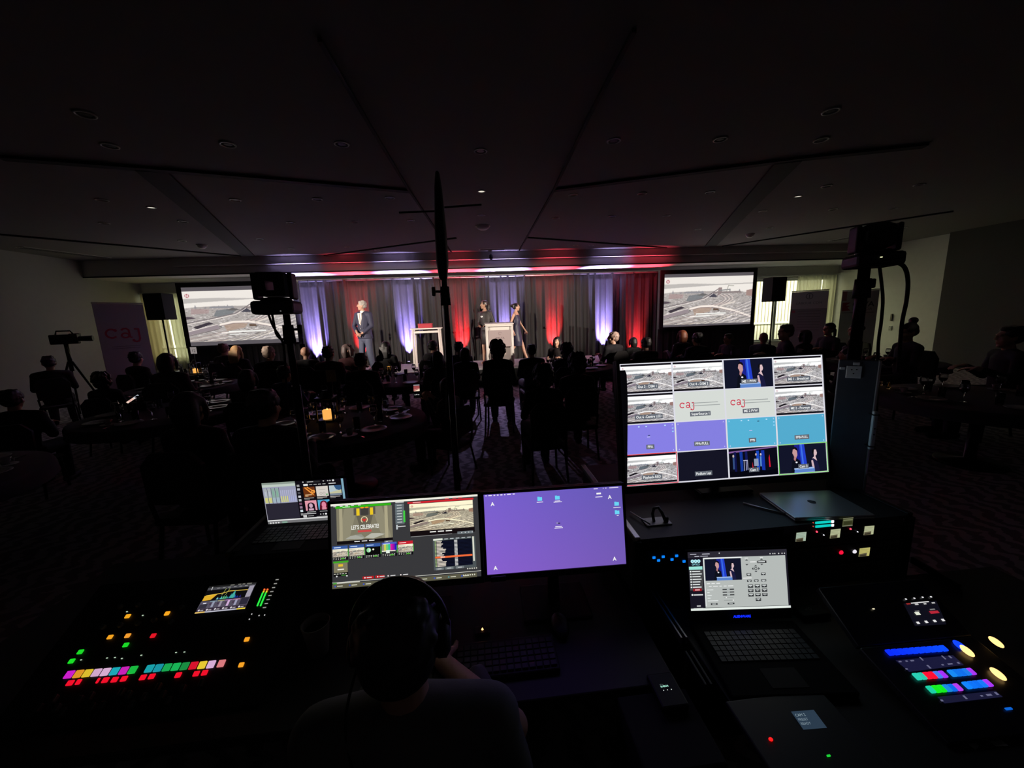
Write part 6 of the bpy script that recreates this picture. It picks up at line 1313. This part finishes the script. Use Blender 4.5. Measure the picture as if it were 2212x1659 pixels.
p = Panel(60, 24, .06, .024, None, .00002); p.ring(26, 8, 6, 6, 2, (.55, .55, .55)); p.rect(8, 7, 18, 10, (.40, .40, .40)); p.line([(8, 12), (14, 6), (18, 10)], 1.6, (.5, .5, .5)); p.text('TOUCH', 28, 21, 8, (.42, .42, .42)); p.build('ring_mark', PRINT, t, (0, 0, .0186), (radians(-90), 0, 0))
A_, B_ = atZ(1970, 1205, .78), atZ(2075, 1265, .78); d = B_-A_; t = T('edge_rail', 'dim single metal rail along the far right edge of the right desk', 'rail', (A_+B_)/2, (0, 0, atan2(d.y, d.x))); MB().box((0, 0, -.008), (d.length, .01, .026), .001).build('rail', BMETAL, t)
t = T('keyboard', 'dark computer keyboard in front of the desk monitors', 'keyboard', (-.02, 1.02, .76)); MB().box((0, 0, .008), (.44, .13, .016), .004).build('body', BLACK, t)
kb = MB(); [kb.box((-.205+.0215*c, -.045+.021*r_, .0185), (.018, .017, .006), .001) for r_ in range(5) for c in range(20)]; kb.build('keys', KEYM, t)
P = atZ(1042, 1358, .775); t = T('mouse', 'dark computer mouse with a tiny amber light right of the keyboard', 'mouse', (P.x+.26, P.y-.02, .76)); MB().ell((0, 0, .014), (.03, .055, .018)).build('shell', BLACK, t); MB().box((0, .03, .030), (.005, .016, .006), .002).build('wheel', BMETAL, t)
t = T('headset_charger', 'small black block with an amber light under the left desk monitor', 'charger', (P.x, P.y, .76)); MB().box((0, .0, .006), (.05, .035, .012), .004).build('body', BLACK, t); MB().lathe((0, 0, .012), [(.004, 0), (.0, .008)], 10).build('amber_light', gm((1., .75, .5), 2.), t)
P = atZ(690, 1408, .76); t = T('paper_cup', 'barely visible paper cup left of the operator', 'cup', (P.x, P.y, .76)); CUP = mat('cup_card', (.30, .28, .26), .7); MB().lathe((0, 0, 0), [(.028, 0), (.041, .105), (.043, .107), (.041, .109), (.038, .105), (.026, .004), (.001, .004)], 22).build('cup', CUP, t); MB().lathe((0, 0, 0), [(.035, .085), (0, .085)], 16).build('coffee', mat('coffee_dark', (.02, .01, .006), .1), t)

# ---- robotic cameras on stands
def ptz(px, py, Y, label, s, face, hole=False):
    P = atY(px, py, Y); t = T('robotic_camera', label, 'camera', P, (0, 0, face)); t.scale = (s, s, s)
    MB().box((0, 0, .025), (.145, .14, .05), .012).build('base', BLACK, t)
    MB().lathe((0, 0, .05), [(.055, 0), (.052, .012)], 20).build('turntable', BMETAL, t)
    for q_ in (-1, 1): MB().box((q_*.062, 0, .105), (.016, .07, .10), .007).build('yoke_arm', BLACK, t)
    if hole: b = MB(); b.box((-.034, 0, .112), (.032, .11, .085), .008).box((.030, 0, .112), (.040, .11, .085), .008).box((0, 0, .140), (.09, .11, .03), .008).box((0, 0, .078), (.09, .10, .022), .006)
    else: b = MB().box((0, 0, .112), (.104, .12, .095), .03)
    b.build('camera_head', BLACK, t)
    MB().lathe((0, 0, .112 if not hole else .14), [(.030 if not hole else .014, .05), (.032 if not hole else .014, .10), (.026 if not hole else .01, .104), (0, .09)], 20, rot=(-pi/2, 0, 0)).build('lens', mat('lens_black', (.004, .004, .005), .08), t)
    return t, P
def stand(x, y, ztop, label, knob_dir=1, r=.014, sp=.42):
    t = T('light_stand', label, 'stand', (x, y, 0)); MB().tube([(0, 0, .08), (0, 0, ztop-.35)], r+.004).build('lower_pole', BMETAL, t); MB().tube([(0, 0, ztop-.36), (0, 0, ztop)], r).build('upper_pole', BMETAL, t)
    MB().tube([(0, 0, ztop-.14), (0, 0, ztop-.05)], [r+.012, r+.008], 12).build('collar', BLACK, t)
    MB().tube([(0, 0, ztop-.075), (knob_dir*.045, 0, ztop-.072)], .006, 8).box((knob_dir*.055, 0, ztop-.072), (.018, .018, .045), .006).build('knob', BLACK, t)
    for k in range(3): a = 2*pi*k/3+pi/2; MB().tube([(0, 0, .75), (sp*cos(a), sp*sin(a), .02)], .011, 8).build('leg', BMETAL, t)
    return t
t, P = ptz(602, 679, 1.99, 'black robotic camera on a stand in front of the left projection screen', 1.24, radians(8), True)
MB().lathe((.03, -.072, .010), [(.003, -.001), (0, .002)], 8, rot=(pi/2, 0, 0)).build('pilot_light', gm((.35, .35, .35), .8), t)
stand(P.x+.035, P.y, P.z-.002, 'black stand under the robotic camera before the left projection screen', 1, .016)
def cable(pts, r, label, m=None, parent=None):
    P = [Vector(q_) for q_ in pts]; out = []
    for i in range(len(P)-1):
        p0, p1, p2, p3 = P[max(i-1, 0)], P[i], P[i+1], P[min(i+2, len(P)-1)]
        for k in range(8): s_ = k/8; out.append(.5*((2*p1)+(p2-p0)*s_+(2*p0-5*p1+4*p2-p3)*s_*s_+(-p0+3*p1-3*p2+p3)*s_**3))
    out.append(P[-1]); return tag(MB().tube(out, r, 8).build('cable', m or mat('rubber_black', (.006, .006, .006), .6)), label, 'cable')
cable([atY(580, 679, 1.98), atY(590, 705, 1.97), atY(606, 730, 1.97), atY(614, 760, 1.98), atY(620, 860, 1.99)], .0055, 'thin cable falling from the left camera base, crossing behind its stand')
cable([atY(588, 679, 1.99), atY(592, 700, 2.0), atY(597, 722, 2.0), atY(608, 733, 2.0), atY(616, 729, 2.0)], .0055, 'short looped cable below the left camera base')
t, P = ptz(1882, 578, 1.74, 'large black robotic camera on a stand in front of the yellow-lit wall', 1.25, radians(-24))
MB().box((-.005, -.0715, .030), (.006, .003, .003)).build('pilot_light', gm((.9, .9, .7), 1.5), t)
stand(P.x-.035, P.y, P.z-.002, 'black stand under the large robotic camera at the right', 1, .024, .2)
cable([atY(1899, 570, 1.75), atY(1904, 610, 1.75), atY(1907, 650, 1.76), atY(1903, 700, 1.78), atY(1897, 750, 1.8), atY(1893, 900, 1.82)], .007, 'straight black cable falling from the large robotic camera')
cable([atY(1926, 565, 1.73), atY(1952, 575, 1.74), atY(1961, 605, 1.76), atY(1958, 650, 1.78), atY(1948, 702, 1.8), atY(1940, 800, 1.85)], .009, 'thick bowed black cable right of the large robotic camera')
# ---- antenna on pole
AP = atY(957, 592, 1.97); t = T('paddle_antenna', 'tall narrow black antenna seen edge-on above the desk', 'antenna', (AP.x, AP.y, AP.z)); tp = atY(945, 376, 1.97)-AP; tp.y = 0
MB().tube([(0, 0, -.01), tp*.12, tp*.45, tp*.85, tp*1.0], [(.022, .03), (.030, .05), (.028, .07), (.018, .06), (.010, .03)], 14, round_ends=True).build('fin', BLACK, t)
for (a, b_) in (((862, 459), (948, 456)), ((960, 448), (1040, 442))): A_, B_ = atY(*a, 1.97)-AP, atY(*b_, 1.97)-AP; MB().tube([A_, B_], .0045, 8).build('element_rod', BMETAL, t)
stand(AP.x+.004, AP.y, AP.z-.01, 'black pole stand carrying the tall narrow antenna', -1, .013)
cable([atY(961, 595, 1.96), atY(963, 640, 1.955), atY(963, 700, 1.955), atY(966, 780, 1.955), atY(966, 900, 1.955)], .006, 'antenna cable running straight down beside the pole')
# ---- camcorder on tripod at the left wall
P = atY(140, 733, 8.9); t = T('video_camera', 'dark shoulder video camera on a tripod by the left wall', 'camera', (P.x, P.y, P.z), (0, 0, radians(-65)))
MB().box((0, 0, 0), (.14, .42, .20), .02).build('body', BLACK, t); MB().tube([(0, .2, .0), (0, .42, .0)], [.05, .06], 16).build('lens', BLACK, t); MB().tube([(0, -.12, .10), (0, -.10, .17), (0, .1, .17), (0, .14, .10)], .014, 8).build('handle', BLACK, t); MB().box((-.12, .12, .08), (.10, .16, .07), .01).build('viewfinder', BLACK, t)
t2 = T('tripod', 'dark tripod under the shoulder video camera by the left wall', 'tripod', (P.x, P.y, 0)); MB().tube([(0, 0, 1.0), (0, 0, P.z-.10)], .035).build('centre_column', BMETAL, t2); MB().tube([(.02, -.02, P.z-.16), (.32, -.30, P.z-.42)], .013, 8).build('pan_handle', BMETAL, t2)
for k in range(3): a = 2*pi*k/3+.3; MB().tube([(.03*cos(a), .03*sin(a), 1.2), (.48*cos(a), .48*sin(a), .01)], .02, 8).build('leg', BMETAL, t2)
# ---- the operator
OX, OY, OS = -.19, .725, .95
t = T('person', 'operator with short dark hair in a grey shirt seen from behind at the monitors', 'person', (OX, OY, 0)); t.scale = (OS,)*3
m = seated_body(0, radians(-6), hx=.05, ez=.87); remesh(m, 'body', SKIN, .007, 3, t)
put('shirt', proto('top', False, True, False), mat('grey_marl_shirt', (.13, .13, .13), .9, noise=.15, nscale=200, bump=.2), t); put('trousers', proto('legs', False), cm('131316'), t)
for q_ in (-1, 1): put('shoe', proto('shoe', q_), None, t)
remesh(hair_cap((0, .01, 1.185), 0, radians(-6), 1.04, 'short', 3), 'hair', mat('operator_hair', (.012, .010, .009), .5, noise=.3, nscale=120), .006, 2, t)
chair((OX, OY, 0), 0, 'black banquet chair under the operator with headphones').scale = (OS,)*3
hc = Vector((OX, OY+.01*OS, 1.195*OS)); t = T('headphones', 'black headphones worn by the operator in front of the monitors', 'headphones', hc)
MB().tube([(.098*cos(q_)*1.0, .0, .02+.118*sin(q_)) for q_ in np.linspace(-.15, pi+.15, 22)], (.016, .006) and .0075, 10).build('headband', BMETAL, t)
pad = MB(); pad.tube([(.088*cos(q_), .0, .02+.108*sin(q_)) for q_ in np.linspace(.6, pi-.6, 14)], .008, 8); pad.build('headband_pad', MATTE, t)
for q_ in (-1, 1):
    MB().lathe((q_*.088, 0, -.005), [(.034, -.014), (.040, -.008), (.040, .008), (.028, .016), (0, .017)], 20, rot=(0, q_*pi/2, 0)).build('ear_cup', BLACK, t); MB().lathe((q_*.078, 0, -.005), [(.028, -.010), (.038, -.004), (.038, .006), (.03, .010)], 20, rot=(0, q_*pi/2, 0)).build('ear_cushion', MATTE, t)
cable([hc+Vector((-.09, .0, -.04)), hc+Vector((-.11, -.06, -.14)), hc+Vector((-.06, -.13, -.26)), hc+Vector((.0, -.15, -.36))], .003, 'thin headphone cable hanging over the shoulder of the operator')
